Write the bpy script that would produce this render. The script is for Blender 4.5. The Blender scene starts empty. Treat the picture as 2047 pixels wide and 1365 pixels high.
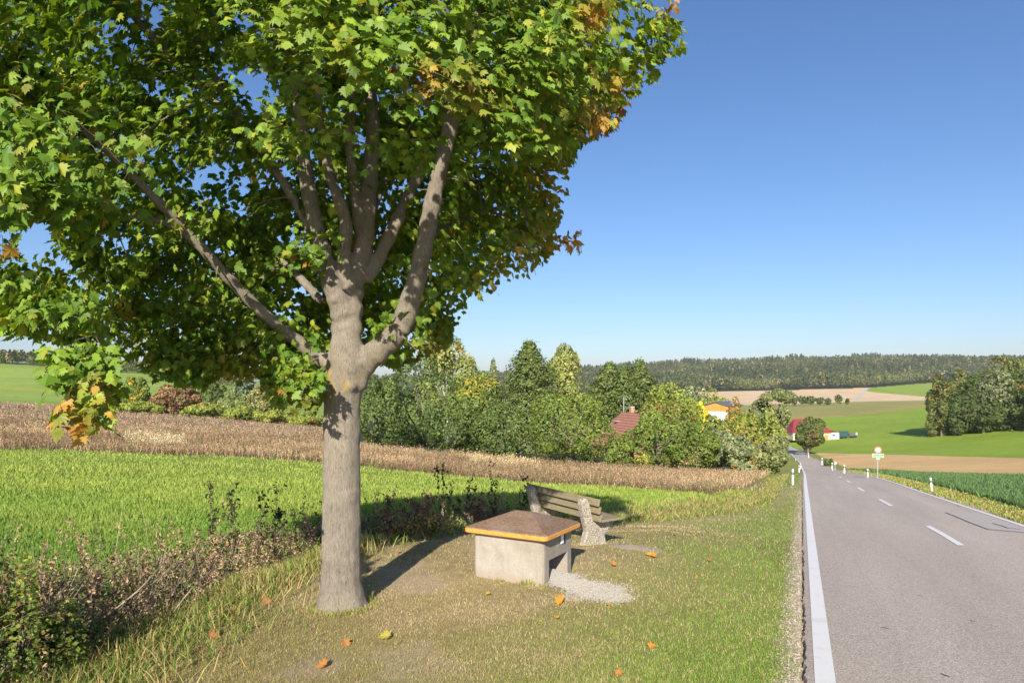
import bpy, math, random
import numpy as np
from mathutils import Vector
rng = np.random.default_rng(7)
random.seed(7)
F, CX, HY = 1365.0, 1023.5, 775.0          # focal length and horizon measured in the photograph (its own pixels)
COL = bpy.context.scene.collection
R = math.radians

# ------------------------------------------------------------------ helpers
def tag(o, label=None, cat=None, group=None, kind=None):
    if label: o['label'] = label
    if cat: o['category'] = cat
    if group: o['group'] = group
    if kind: o['kind'] = kind
    return o

def empty(name, loc, label, cat, group=None, rz=0.0):
    o = bpy.data.objects.new(name, None)
    o.location = loc; o.rotation_euler = (0, 0, rz)
    o.empty_display_size = .2
    COL.objects.link(o)
    return tag(o, label, cat, group)

def np_mesh(name, V, faces, mat, parent=None, col=None, smooth=False, loc=None):
    """V (n,3); faces: one int array (m,k) or a list of such arrays"""
    if isinstance(faces, np.ndarray): faces = [faces]
    me = bpy.data.meshes.new(name)
    V = np.asarray(V, dtype=np.float32)
    me.vertices.add(len(V)); me.vertices.foreach_set('co', V.ravel())
    lv = np.concatenate([f.ravel() for f in faces]).astype(np.int32)
    tot = np.concatenate([np.full(len(f), f.shape[1], dtype=np.int32) for f in faces])
    st = np.concatenate([[0], np.cumsum(tot)[:-1]]).astype(np.int32)
    me.loops.add(len(lv)); me.loops.foreach_set('vertex_index', lv)
    me.polygons.add(len(tot)); me.polygons.foreach_set('loop_start', st)
    me.polygons.foreach_set('loop_total', tot)
    me.polygons.foreach_set('use_smooth', np.full(len(tot), bool(smooth)))
    if col is not None:
        a = me.color_attributes.new('Col', 'FLOAT_COLOR', 'POINT')
        c = np.ones((len(V), 4), dtype=np.float32); c[:, :3] = np.clip(col, 0, 1)
        a.data.foreach_set('color', c.ravel())
    me.materials.append(mat)
    me.update(calc_edges=True)
    o = bpy.data.objects.new(name, me)
    if loc is not None: o.location = loc
    COL.objects.link(o)
    if parent: o.parent = parent
    return o

class MB:
    """collects faces, builds one mesh object"""
    def __init__(s): s.v = []; s.f = []
    def add(s, vs, fs):
        b = len(s.v); s.v += [tuple(v) for v in vs]; s.f += [tuple(i + b for i in f) for f in fs]
        return s
    def box(s, c, d, rz=0.0, tilt=None):
        cx, cy, cz = c; hx, hy, hz = d[0] / 2, d[1] / 2, d[2] / 2
        ca, sa = math.cos(rz), math.sin(rz); vs = []
        for z in (-hz, hz):
            for x, y in ((-hx, -hy), (hx, -hy), (hx, hy), (-hx, hy)):
                vs.append((cx + x * ca - y * sa, cy + x * sa + y * ca, cz + z))
        return s.add(vs, [(3, 2, 1, 0), (4, 5, 6, 7), (0, 1, 5, 4), (1, 2, 6, 5), (2, 3, 7, 6), (3, 0, 4, 7)])
    def tube(s, pts, rad, n=8, cap=True):
        pts = [Vector(p) for p in pts]
        if not hasattr(rad, '__len__'): rad = [rad] * len(pts)
        vs = []; fs = []; up = Vector((0, 0, 1))
        for i, p in enumerate(pts):
            t = (pts[min(i + 1, len(pts) - 1)] - pts[max(i - 1, 0)]).normalized()
            a = t.cross(Vector((0, 1, 0.01)) if abs(t.z) > .8 else up).normalized(); b = t.cross(a)
            for k in range(n):
                w = 2 * math.pi * k / n
                vs.append(p + (a * math.cos(w) + b * math.sin(w)) * rad[i])
        for i in range(len(pts) - 1):
            for k in range(n):
                fs.append((i * n + k, i * n + (k + 1) % n, (i + 1) * n + (k + 1) % n, (i + 1) * n + k))
        if cap:
            fs.append(tuple(range(n))); fs.append(tuple((len(pts) - 1) * n + k for k in reversed(range(n))))
        return s.add(vs, fs)
    def prism(s, outline, axis_o, u, w, t, th):
        """outline [(a,b)] in plane u,w at axis_o, thickness th along t"""
        n = len(outline); o = Vector(axis_o); u = Vector(u); w = Vector(w); t = Vector(t)
        vs = [o + u * a + w * b - t * th / 2 for a, b in outline] + [o + u * a + w * b + t * th / 2 for a, b in outline]
        fs = [tuple(range(n)), tuple(reversed(range(n, 2 * n)))]
        fs += [(i, i + n, (i + 1) % n + n, (i + 1) % n) for i in range(n)]
        return s.add(vs, fs)
    def build(s, name, mat, parent=None, bevel=0.0, smooth=False, loc=None, seg=2):
        me = bpy.data.meshes.new(name); me.from_pydata([tuple(v) for v in s.v], [], s.f)
        me.materials.append(mat); me.update()
        import bmesh
        bm = bmesh.new(); bm.from_mesh(me); bmesh.ops.recalc_face_normals(bm, faces=bm.faces)
        bm.to_mesh(me); bm.free()
        if smooth:
            for p in me.polygons: p.use_smooth = True
        o = bpy.data.objects.new(name, me); COL.objects.link(o)
        if loc is not None: o.location = loc
        if parent: o.parent = parent
        if bevel:
            m = o.modifiers.new('bevel', 'BEVEL'); m.width = bevel; m.segments = seg; m.limit_method = 'ANGLE'
        return o

# ------------------------------------------------------------------ materials
class NT:
    def __init__(s, name, rough=.8, spec=.3):
        s.m = bpy.data.materials.new(name); s.m.use_nodes = True
        s.t = s.m.node_tree; s.n = s.t.nodes; s.l = s.t.links
        s.b = s.n['Principled BSDF']; s.b.inputs['Roughness'].default_value = rough
        s.b.inputs['Specular IOR Level'].default_value = spec
        s.co = s.n.new('ShaderNodeTexCoord').outputs['Object']
    def put(s, v, sock):
        if isinstance(v, (int, float)): sock.default_value = v
        elif isinstance(v, tuple): sock.default_value = v if len(v) == 4 else (*v, 1)
        else: s.l.new(v, sock)
    def noise(s, scale, detail=4, rough=.6, vec=None, stretch=None, fac=True, dist=0):
        vec = vec or s.co
        if stretch:
            mp = s.n.new('ShaderNodeMapping'); mp.inputs['Scale'].default_value = stretch
            s.l.new(vec, mp.inputs['Vector']); vec = mp.outputs[0]
        t = s.n.new('ShaderNodeTexNoise'); s.l.new(vec, t.inputs['Vector'])
        t.inputs['Scale'].default_value = scale; t.inputs['Detail'].default_value = detail
        t.inputs['Roughness'].default_value = rough; t.inputs['Distortion'].default_value = dist
        return t.outputs['Fac']
    def voro(s, scale, feature='F1', out='Distance', vec=None):
        t = s.n.new('ShaderNodeTexVoronoi'); t.feature = feature; t.inputs['Scale'].default_value = scale
        s.l.new(vec or s.co, t.inputs['Vector']); return t.outputs[out]
    def ramp(s, f, stops):
        r = s.n.new('ShaderNodeValToRGB'); s.l.new(f, r.inputs[0]); e = r.color_ramp.elements
        mx = max([1.0] + [max(c) if isinstance(c, tuple) else c for _, c in stops])
        stops = [(p, tuple(x / mx for x in c) if isinstance(c, tuple) else c / mx) for p, c in stops]
        while len(e) < len(stops): e.new(.5)
        for i, (p, c) in enumerate(stops):
            e[i].position = p; e[i].color = (*c, 1) if isinstance(c, tuple) else (c, c, c, 1)
        if mx > 1:
            vm = s.n.new('ShaderNodeVectorMath'); vm.operation = 'SCALE'; s.l.new(r.outputs[0], vm.inputs[0]); vm.inputs['Scale'].default_value = mx; return vm.outputs[0]
        return r.outputs[0]
    def mix(s, f, a, b, mode='MIX'):
        m = s.n.new('ShaderNodeMix'); m.data_type = 'RGBA'; m.blend_type = mode
        s.put(f, m.inputs[0]); s.put(a, m.inputs[6]); s.put(b, m.inputs[7]); return m.outputs[2]
    def math(s, op, a, b=0.0):
        m = s.n.new('ShaderNodeMath'); m.operation = op; s.put(a, m.inputs[0]); s.put(b, m.inputs[1]); return m.outputs[0]
    def sep(s, vec=None):
        m = s.n.new('ShaderNodeSeparateXYZ'); s.l.new(vec or s.co, m.inputs[0]); return m.outputs
    def attr(s, name='Col'):
        a = s.n.new('ShaderNodeAttribute'); a.attribute_name = name; return a.outputs['Color']
    def base(s, c): s.put(c, s.b.inputs['Base Color']); return s
    def bump(s, h, strength=.3, dist=.01):
        b = s.n.new('ShaderNodeBump'); b.inputs['Strength'].default_value = strength; b.inputs['Distance'].default_value = dist
        s.l.new(h, b.inputs['Height']); s.l.new(b.outputs[0], s.b.inputs['Normal']); return s

def foliage_mat(name, trans=.35, rough=.55, spec=.35, tboost=(1.5, 1.5, .7), var=0.0):
    t = NT(name, rough, spec); c = t.attr()
    if var:
        c = t.mix(1.0, c, t.ramp(t.noise(1.5, 3), [(.3, 1 - var), (.7, 1 + var)]), 'MULTIPLY')
    t.base(c)
    tr = t.n.new('ShaderNodeBsdfTranslucent')
    t.l.new(t.mix(1.0, c, tboost, 'MULTIPLY'), tr.inputs[0])
    ms = t.n.new('ShaderNodeMixShader'); ms.inputs[0].default_value = trans
    out = t.n['Material Output']
    t.l.new(t.b.outputs[0], ms.inputs[1]); t.l.new(tr.outputs[0], ms.inputs[2]); t.l.new(ms.outputs[0], out.inputs[0])
    return t.m

def flat_mat(name, c, rough=.6, spec=.3, var=.12, scale=6.0, metal=0.0):
    t = NT(name, rough, spec)
    n = t.noise(scale, 5)
    a = tuple(x * (1 - var) for x in c); b = tuple(min(1, x * (1 + var)) for x in c)
    t.base(t.ramp(n, [(.3, a), (.7, b)])); t.b.inputs['Metallic'].default_value = metal
    t.bump(t.noise(scale * 12, 3), .15, .004)
    return t.m

M = {}
M['leaf'] = foliage_mat('maple_leaf', .30, .52, .35, (1.7, 1.55, .5))
M['grass'] = foliage_mat('grass', .3, .6, .25, (1.4, 1.4, .8))
M['dry'] = foliage_mat('dry_weeds', .2, .8, .1, (1.2, 1.1, 1.0))
M['foliage'] = foliage_mat('foliage', .28, .6, .3, (1.5, 1.5, .6))

# terrain material: the colour of each field is stored per vertex, the texture is procedural
t = NT('ground', .95, .15); c = t.attr()
n1 = t.noise(.35, 5, .6); n2 = t.noise(9.0, 6, .7); n3 = t.noise(60, 4, .7)
c = t.mix(1.0, c, t.ramp(t.noise(.028, 5, .6), [(.3, .86), (.7, 1.12)]), 'MULTIPLY'); c = t.mix(1.0, c, t.ramp(t.noise(.5, 4, .6, stretch=(.06, .9, .2)), [(.3, .90), (.7, 1.08)]), 'MULTIPLY')
c = t.mix(1.0, c, t.ramp(n1, [(.25, .82), (.75, 1.16)]), 'MULTIPLY')
c = t.mix(1.0, c, t.ramp(n2, [(.25, .72), (.75, 1.25)]), 'MULTIPLY')
c = t.mix(1.0, c, t.ramp(n3, [(.2, .7), (.8, 1.3)]), 'MULTIPLY')
t.base(c); t.bump(n3, .6, .02); M['ground'] = t.m

t = NT('asphalt', .85, .3)
sp = t.noise(75, 5, .85); rot = t.n.new('ShaderNodeMapping'); rot.inputs['Rotation'].default_value = (0, 0, R(23)); t.l.new(t.co, rot.inputs['Vector']); big = t.noise(1.0, 4, .6, vec=rot.outputs[0], stretch=(1.1, .03, 1)); blot = t.noise(1.3, 5, .7); v = t.voro(300, 'F1', 'Distance')
c = t.ramp(big, [(.3, (.36, .308, .262)), (.7, (.44, .38, .325))])
c = t.mix(1.0, c, t.ramp(sp, [(.3, .45), (.5, 1.0), (.7, 1.6)]), 'MULTIPLY')
vcc = t.n.new('ShaderNodeSeparateColor'); t.l.new(t.voro(105, 'F1', 'Color'), vcc.inputs[0]); c = t.mix(1.0, c, t.ramp(vcc.outputs[0], [(0.0, .62), (.55, .98), (1.0, 1.36)]), 'MULTIPLY')
t.base(c); t.bump(sp, .5, .006); M['asphalt'] = t.m
t = NT('asphalt_patch', .8, .3); sp = t.noise(170, 3, .8)
t.base(t.mix(1.0, (.40, .36, .325), t.ramp(sp, [(.3, .7), (.7, 1.3)]), 'MULTIPLY')); t.bump(sp, .4, .005); M['patch'] = t.m
M['tar'] = flat_mat('tar_seam', (.06, .055, .05), .6, .4, .3, 20)
t = NT('road_paint', .6, .4); sp = t.noise(120, 4, .8); w = t.noise(3, 6, .7)
c = t.mix(t.ramp(w, [(.56, 0.0), (.75, .35)]), (.70, .69, .67), (.42, .39, .36))
t.base(t.mix(1.0, c, t.ramp(sp, [(.3, .86), (.6, 1.05)]), 'MULTIPLY')); t.bump(sp, .3, .004); M['paint'] = t.m

t = NT('maple_bark', .9, .2)
st = t.noise(17, 9, .85, stretch=(5, 5, 1.0), dist=.7); lg = t.noise(3.0, 5, .6)
mus = t.noise(34, 5, .75, stretch=(1.6, 1.6, .7))
c = t.ramp(st, [(.36, (.16, .135, .105)), (.47, (.31, .27, .215)), (.62, (.43, .38, .31))])
fis = t.noise(21, 4, .6, stretch=(4.2, 4.2, .30), dist=.8); c = t.mix(1.0, c, t.ramp(fis, [(.36, .70), (.46, 1.0)]), 'MULTIPLY')
c = t.mix(1.0, c, t.ramp(lg, [(.3, .8), (.7, 1.15)]), 'MULTIPLY')
c = t.mix(t.ramp(mus, [(.64, 0.0), (.72, .7)]), c, (.56, .54, .48))
z = t.sep()[2]
hz = t.math('MULTIPLY', t.math('SUBTRACT', z, 2.30), 2.4); g = t.math('POWER', 2.718, t.math('MULTIPLY', t.math('MULTIPLY', hz, hz), -1.0))
ln = t.math('MULTIPLY', t.math('ADD', t.noise(11.0, 7, .75, stretch=(1.3, 1.3, .8)), -.02), t.math('ADD', t.math('MULTIPLY', g, .32), .78))
c = t.mix(t.ramp(ln, [(.56, 0.0), (.64, .85)]), c, (.50, .36, .06))
g2 = t.noise(2.2, 6, .7)
c = t.mix(t.ramp(g2, [(.55, 0.0), (.7, .35)]), c, (.26, .24, .12))
t.base(c); t.bump(st, 1.0, .03); M['bark'] = t.m
t = NT('far_bark', .9, .2); t.base(t.ramp(t.noise(6, 4, stretch=(4, 4, .5)), [(.3, (.10, .08, .06)), (.7, (.22, .19, .15))])); M['bark2'] = t.m
t = NT('birch_bark', .8, .2); t.base(t.ramp(t.noise(5, 5, stretch=(.6, .6, 4)), [(.42, (.06, .05, .05)), (.5, (.55, .53, .48))])); M['birch'] = t.m

t = NT('concrete', .9, .2)
a = t.noise(3, 6, .65); b = t.noise(45, 4, .8); pit = t.voro(26)
c = t.ramp(a, [(.3, (.24, .215, .18)), (.5, (.33, .305, .265)), (.7, (.38, .36, .325))])
c = t.mix(t.ramp(t.noise(1.7, 6, .7, stretch=(1.6, 1.6, .5)), [(.48, 0.0), (.68, .6)]), c, (.24, .19, .13))
zz = t.sep()[2]
c = t.mix(t.math('MULTIPLY', t.ramp(zz, [(0.0, 1.0), (.22, 0.0)]), t.ramp(t.noise(6, 5), [(.35, .1), (.65, .9)])), c, (.30, .21, .13))
t.base(t.mix(1.0, c, t.ramp(b, [(.3, .86), (.7, 1.1)]), 'MULTIPLY')); t.bump(t.mix(.5, b, pit), .35, .006); M['concrete'] = t.m
t = NT('lid_grp', .75, .35)
n = t.noise(38, 5, .75); m_ = t.noise(3.0, 5, .65); zz = t.sep()[2]
dirt = t.ramp(n, [(.3, (.085, .056, .04)), (.5, (.17, .108, .068)), (.72, (.32, .19, .10))])
dirt = t.mix(t.ramp(m_, [(.45, 0.0), (.7, .55)]), dirt, (.24, .20, .175))
t.base(dirt); t.bump(n, .5, .008); M['lid'] = t.m
t = NT('lid_orange', .5, .45); n = t.noise(16, 6, .7, stretch=(1, 1, 3))
t.base(t.ramp(n, [(.34, (.52, .21, .035)), (.5, (.58, .27, .055)), (.75, (.66, .36, .10))])); t.bump(n, .15, .004); M['orange'] = t.m
t = NT('washed_concrete', .85, .25)
vc = t.n.new('ShaderNodeTexVoronoi'); vc.inputs['Scale'].default_value = 52; t.l.new(t.co, vc.inputs['Vector'])
sepc = t.n.new('ShaderNodeSeparateColor'); t.l.new(vc.outputs['Color'], sepc.inputs[0])
c = t.ramp(sepc.outputs[0], [(0, (.20, .12, .075)), (.2, (.33, .25, .18)), (.42, (.55, .50, .42)), (.62, (.66, .62, .55)), (.82, (.30, .27, .24)), (1, (.7, .67, .62))])
c = t.mix(t.ramp(vc.outputs['Distance'], [(.28, 0.0), (.5, .75)]), c, (.26, .235, .19))
t.base(t.mix(t.ramp(t.noise(2.5, 5), [(.5, 0.0), (.75, .4)]), c, (.17, .155, .10)))
t.bump(t.ramp(vc.outputs['Distance'], [(0, 1.0), (.6, 0.0)]), .9, .01); M['pebble'] = t.m
t = NT('weathered_wood', .85, .2)
gr = t.noise(14, 7, .7, stretch=(.6, 10, 10)); n = t.noise(2.2, 5)
c = t.ramp(gr, [(.3, (.11, .088, .055)), (.55, (.25, .21, .135)), (.75, (.37, .32, .22))])
c = t.mix(t.ramp(n, [(.45, 0.0), (.68, .6)]), c, (.20, .20, .09))
t.base(c); t.bump(gr, .7, .006); M['wood'] = t.m
t = NT('roof_tile', .85, .25)
wv = t.n.new('ShaderNodeTexWave'); wv.wave_type = 'BANDS'; wv.bands_direction = 'Z'; wv.inputs['Scale'].default_value = .95; wv.inputs['Distortion'].default_value = .15
t.l.new(t.co, wv.inputs['Vector']); br = t.noise(2.5, 5)
c = t.ramp(br, [(.3, (.25, .11, .078)), (.7, (.36, .175, .125))])
t.base(t.mix(1.0, c, t.ramp(wv.outputs['Fac'], [(.08, .5), (.3, 1.1), (.9, 1.0)]), 'MULTIPLY')); M['tile'] = t.m
M['barn_roof'] = flat_mat('barn_roof', (.21, .03, .036), .6, .4, .1, .6)
M['plaster'] = flat_mat('plaster', (.55, .47, .36), .9, .2, .06, .6)
M['white'] = flat_mat('white_wall', (.56, .54, .52), .9, .2, .06, .6)
M['orange_wood'] = flat_mat('orange_cladding', (.52, .24, .06), .8, .2, .12, 1.0)
M['slate'] = flat_mat('slate_roof', (.10, .12, .16), .6, .4, .15, 1.0)
M['window'] = flat_mat('window_glass', (.05, .06, .07), .15, .6, .2, 1.0)
M['brick'] = flat_mat('chimney_brick', (.48, .24, .16), .9, .2, .25, 5)
M['metal'] = flat_mat('galvanised', (.52, .53, .54), .45, .5, .12, 8, .6)
M['container_green'] = flat_mat('green_tarp', (.02, .075, .075), .6, .3, .2, 1)
M['container_grey'] = flat_mat('grey_steel', (.085, .10, .125), .6, .4, .15, 1)
M['white_plastic'] = flat_mat('white_plastic', (.80, .80, .79), .5, .4, .05, 5)
M['black_plastic'] = flat_mat('black_plastic', (.02, .02, .02), .5, .4, .2, 9)
M['reflector'] = flat_mat('reflector', (.55, .56, .56), .2, .7, .1, 9)
M['sign_red'] = flat_mat('sign_red', (.72, .14, .10), .5, .4, .06, 5)
M['sign_white'] = flat_mat('sign_white', (.80, .79, .80), .5, .4, .04, 5)
M['sign_green'] = flat_mat('sign_green', (.02, .42, .20), .5, .4, .06, 5)
M['sign_yellow'] = flat_mat('sign_lettering', (.70, .78, .40), .5, .4, .06, 5)
M['sign_grey'] = flat_mat('sign_digits', (.16, .18, .20), .5, .4, .06, 5)
t = NT('gravel', .9, .2); vc = t.voro(70, 'F1', 'Color'); n = t.noise(20, 5)
t.base(t.mix(.6, t.ramp(n, [(.3, (.20, .185, .165)), (.7, (.34, .32, .29))]), t.attr())); M['gravel'] = t.m

# ------------------------------------------------------------------ road and terrain shape
def pchip(xs, ys, x):
    xs = np.asarray(xs, float); ys = np.asarray(ys, float); h = np.diff(xs); d = np.diff(ys) / h
    m = np.zeros_like(ys); m[0] = d[0]; m[-1] = d[-1]
    for i in range(1, len(xs) - 1):
        if d[i - 1] * d[i] > 0:
            w1 = 2 * h[i] + h[i - 1]; w2 = h[i] + 2 * h[i - 1]; m[i] = (w1 + w2) / (w1 / d[i - 1] + w2 / d[i])
    x = np.clip(x, xs[0], xs[-1]); i = np.clip(np.searchsorted(xs, x) - 1, 0, len(xs) - 2)
    t = (x - xs[i]) / h[i]; t2 = t * t; t3 = t2 * t
    return (2 * t3 - 3 * t2 + 1) * ys[i] + (t3 - 2 * t2 + t) * h[i] * m[i] + (-2 * t3 + 3 * t2) * ys[i + 1] + (t3 - t2) * h[i] * m[i + 1]

def zr(y):      # height of the road along the valley direction (camera at 0)
    return pchip([-40, -10, 0, 15, 30, 38, 50, 70, 101, 131, 163, 200, 240, 300, 380, 5000],
                 [1.0, -1.02, -1.9, -3.22, -4.54, -5.25, -6.45, -8.7, -12.1, -14.9, -17.2, -20.2, -22.6, -24, -24.5, -24.5], y)
def RL(y):      # x of the left edge line
    return pchip([-40, 0, 22, 36, 60, 101, 125, 145, 163, 200, 240, 300, 380],
                 [-16.8, .19, 9.53, 15.47, 25.7, 43.0, 53.0, 61.1, 68.0, 82.4, 97.0, 112, 120], y)
def RW(y): return np.interp(y, [0, 15, 22, 30, 45, 100, 400], [5.3, 5.25, 5.1, 4.95, 4.8, 4.95, 5.2])

DITCH = np.array([(-4.4, -5), (-3.9, 2), (-3.7, 5), (-3.75, 8), (-3.2, 10.2), (-1.9, 13), (.2, 15.4), (3.4, 18), (6.6, 22), (9.7, 27), (13.5, 35), (19.6, 50), (31.5, 76), (43, 104)])
def ditch_d(x, y):      # signed distance, positive on the road side
    best = np.full(np.shape(x), 1e9); sg = np.zeros(np.shape(x))
    for (ax, ay), (bx, by) in zip(DITCH[:-1], DITCH[1:]):
        dx, dy = bx - ax, by - ay; t = np.clip(((x - ax) * dx + (y - ay) * dy) / (dx * dx + dy * dy), 0, 1)
        qx, qy = x - ax - t * dx, y - ay - t * dy; d = np.hypot(qx, qy); c = qx * dy - qy * dx
        k = d < best; best = np.where(k, d, best); sg = np.where(k, np.sign(c), sg)
    return best * sg
def sst(a, b, x):
    t = np.clip((x - a) / (b - a), 0, 1); return t * t * (3 - 2 * t)

TY = np.log(np.array([20, 25, 30, 40, 60, 80, 100, 130, 160, 220, 300, 450, 600, 900, 1300, 1700, 2200, 3200, 5000], float))
TP = np.array([-900, 0, 350, 640, 1000, 1300, 1600, 1850, 2047, 2500, 3000], float)
TT = np.array([
 # 20   25   30   40   60   80  100  130  160  220  300  450  600  900 1300 1700 2200 3200 5000
 [940, 925, 912, 888, 850, 828, 812, 800, 800, 795, 765, 712, 712, 730, 745, 750, 752, 760, 765],   # -900
 [960, 937, 918, 893, 856, 832, 815, 804, 806, 796, 770, 722, 722, 735, 748, 752, 755, 762, 766],   # 0
 [982, 955, 936, 908, 875, 855, 838, 827, 824, 812, 792, 752, 740, 745, 752, 755, 757, 763, 767],   # 350
 [1002, 968, 950, 922, 892, 873, 858, 848, 845, 838, 822, 805, 798, 790, 780, 772, 765, 763, 767],  # 640
 [1017, 986, 969, 947, 918, 900, 893, 890, 888, 880, 855, 828, 812, 800, 788, 770, 757, 758, 765],  # 1000
 [1022, 995, 979, 961, 938, 925, 918, 908, 902, 894, 876, 842, 820, 802, 786, 762, 736, 745, 760],  # 1300
 [1024, 999, 981, 965, 948, 943, 939, 930, 919, 903, 884, 840, 818, 801, 781, 752, 724, 735, 757],  # 1600
 [1024, 999, 981, 964, 950, 941, 930, 921, 915, 898, 860, 824, 811, 797, 777, 748, 720, 733, 757],  # 1850
 [1018, 990, 972, 956, 945, 933, 922, 914, 902, 872, 836, 815, 806, 795, 777, 750, 724, 735, 757],  # 2047
 [1000, 975, 957, 938, 920, 905, 893, 880, 868, 845, 818, 800, 790, 782, 768, 748, 726, 737, 757],
 [990, 965, 947, 928, 905, 890, 875, 860, 848, 825, 800, 785, 778, 772, 760, 745, 728, 738, 757]], float)

def tab(px, ly):
    px = np.clip(px, TP[0], TP[-1] - .01); ly = np.clip(ly, TY[0], TY[-1] - .001)
    i = np.clip(np.searchsorted(TP, px, side='right') - 1, 0, len(TP) - 2); j = np.clip(np.searchsorted(TY, ly, side='right') - 1, 0, len(TY) - 2)
    u = (px - TP[i]) / (TP[i + 1] - TP[i]); v = (ly - TY[j]) / (TY[j + 1] - TY[j])
    return (TT[i, j] * (1 - u) + TT[i + 1, j] * u) * (1 - v) + (TT[i, j + 1] * (1 - u) + TT[i + 1, j + 1] * u) * v

def lump(x, y, s, seed):
    r = np.random.default_rng(seed); o = 0
    for k in range(5):
        a = r.uniform(0, 6.28); w = s * (1 + .45 * k); o = o + np.sin((x * math.cos(a) + y * math.sin(a)) * w + r.uniform(0, 6.28)) / (1 + .3 * k)
    return o / 3

def ground(x, y):
    x = np.asarray(x, float); y = np.asarray(y, float)
    yc = np.maximum(y, 18.0); px = CX + F * x / yc; ly = np.log(yc); P = 0
    for a in (-70, 0, 70):
        for b in (-.09, 0, .09): P = P + tab(px + a, ly + b)
    zf = -(P / 9 - HY) / F * yc
    # near terrain
    r = zr(y); e = RL(y) - .15 - x; d = ditch_d(x, y)
    bump = np.interp(y, [-10, 2, 5, 7, 8, 10, 12, 15, 18], [.3, .24, .20, .27, .33, .47, .42, .2, .05])
    zv = r + bump * sst(.2, 2.6, e) + .015 * lump(x, y, 2.2, 3)
    zl = r + .30 + .036 * np.clip(-x, 0, 30) + .02 * lump(x, y, 1.1, 4)
    zn = zl + (zv - zl) * sst(-.8, .6, d)
    xr = x - RL(y) - RW(y)
    zn = np.where(xr > 0, r + .06 * sst(.8, 2.0, xr) + .02 * np.clip(xr - 2, 0, 10), zn)
    w = sst(20, 33, y); z = zn * (1 - w) + zf * w
    z = z - .30 * np.exp(-(d / .55) ** 2) * sst(4, 9, y) * (1 - sst(60, 90, y)) * (x < RL(y))
    # the road corridor
    lx = x - RL(y); W = RW(y); out = np.maximum(np.maximum(-.2 - lx, lx - W - .15), 0)
    sp = np.interp(y, [0, 20, 60, 200, 400], [.5, 1.2, 5, 14, 20])
    k = (1 - sst(.0, 1, out / sp)) * (1 - sst(300, 380, y))
    ins = (out <= 0)
    tgt = np.where(ins, r - .05 - .0006 * np.maximum(y, 0), r - .012)
    k = np.where(y < 20, np.where(ins, 1, k * (out < .5)), k)
    return z * (1 - k) + tgt * k

def hit(px, py, y0=3.0, y1=3000.0):
    ys = np.exp(np.linspace(math.log(y0), math.log(y1), 4000)); xs = (px - CX) / F * ys
    g = ground(xs, ys); ray = -(py - HY) / F * ys
    s = np.where(ray <= g)[0]
    i = s[0] if len(s) else len(ys) - 1
    return Vector((xs[i], ys[i], g[i]))
def gz(x, y): return float(ground(np.array([x]), np.array([y]))[0])
def at(px, y): x = (px - CX) / F * y; return Vector((x, y, gz(x, y)))

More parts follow.
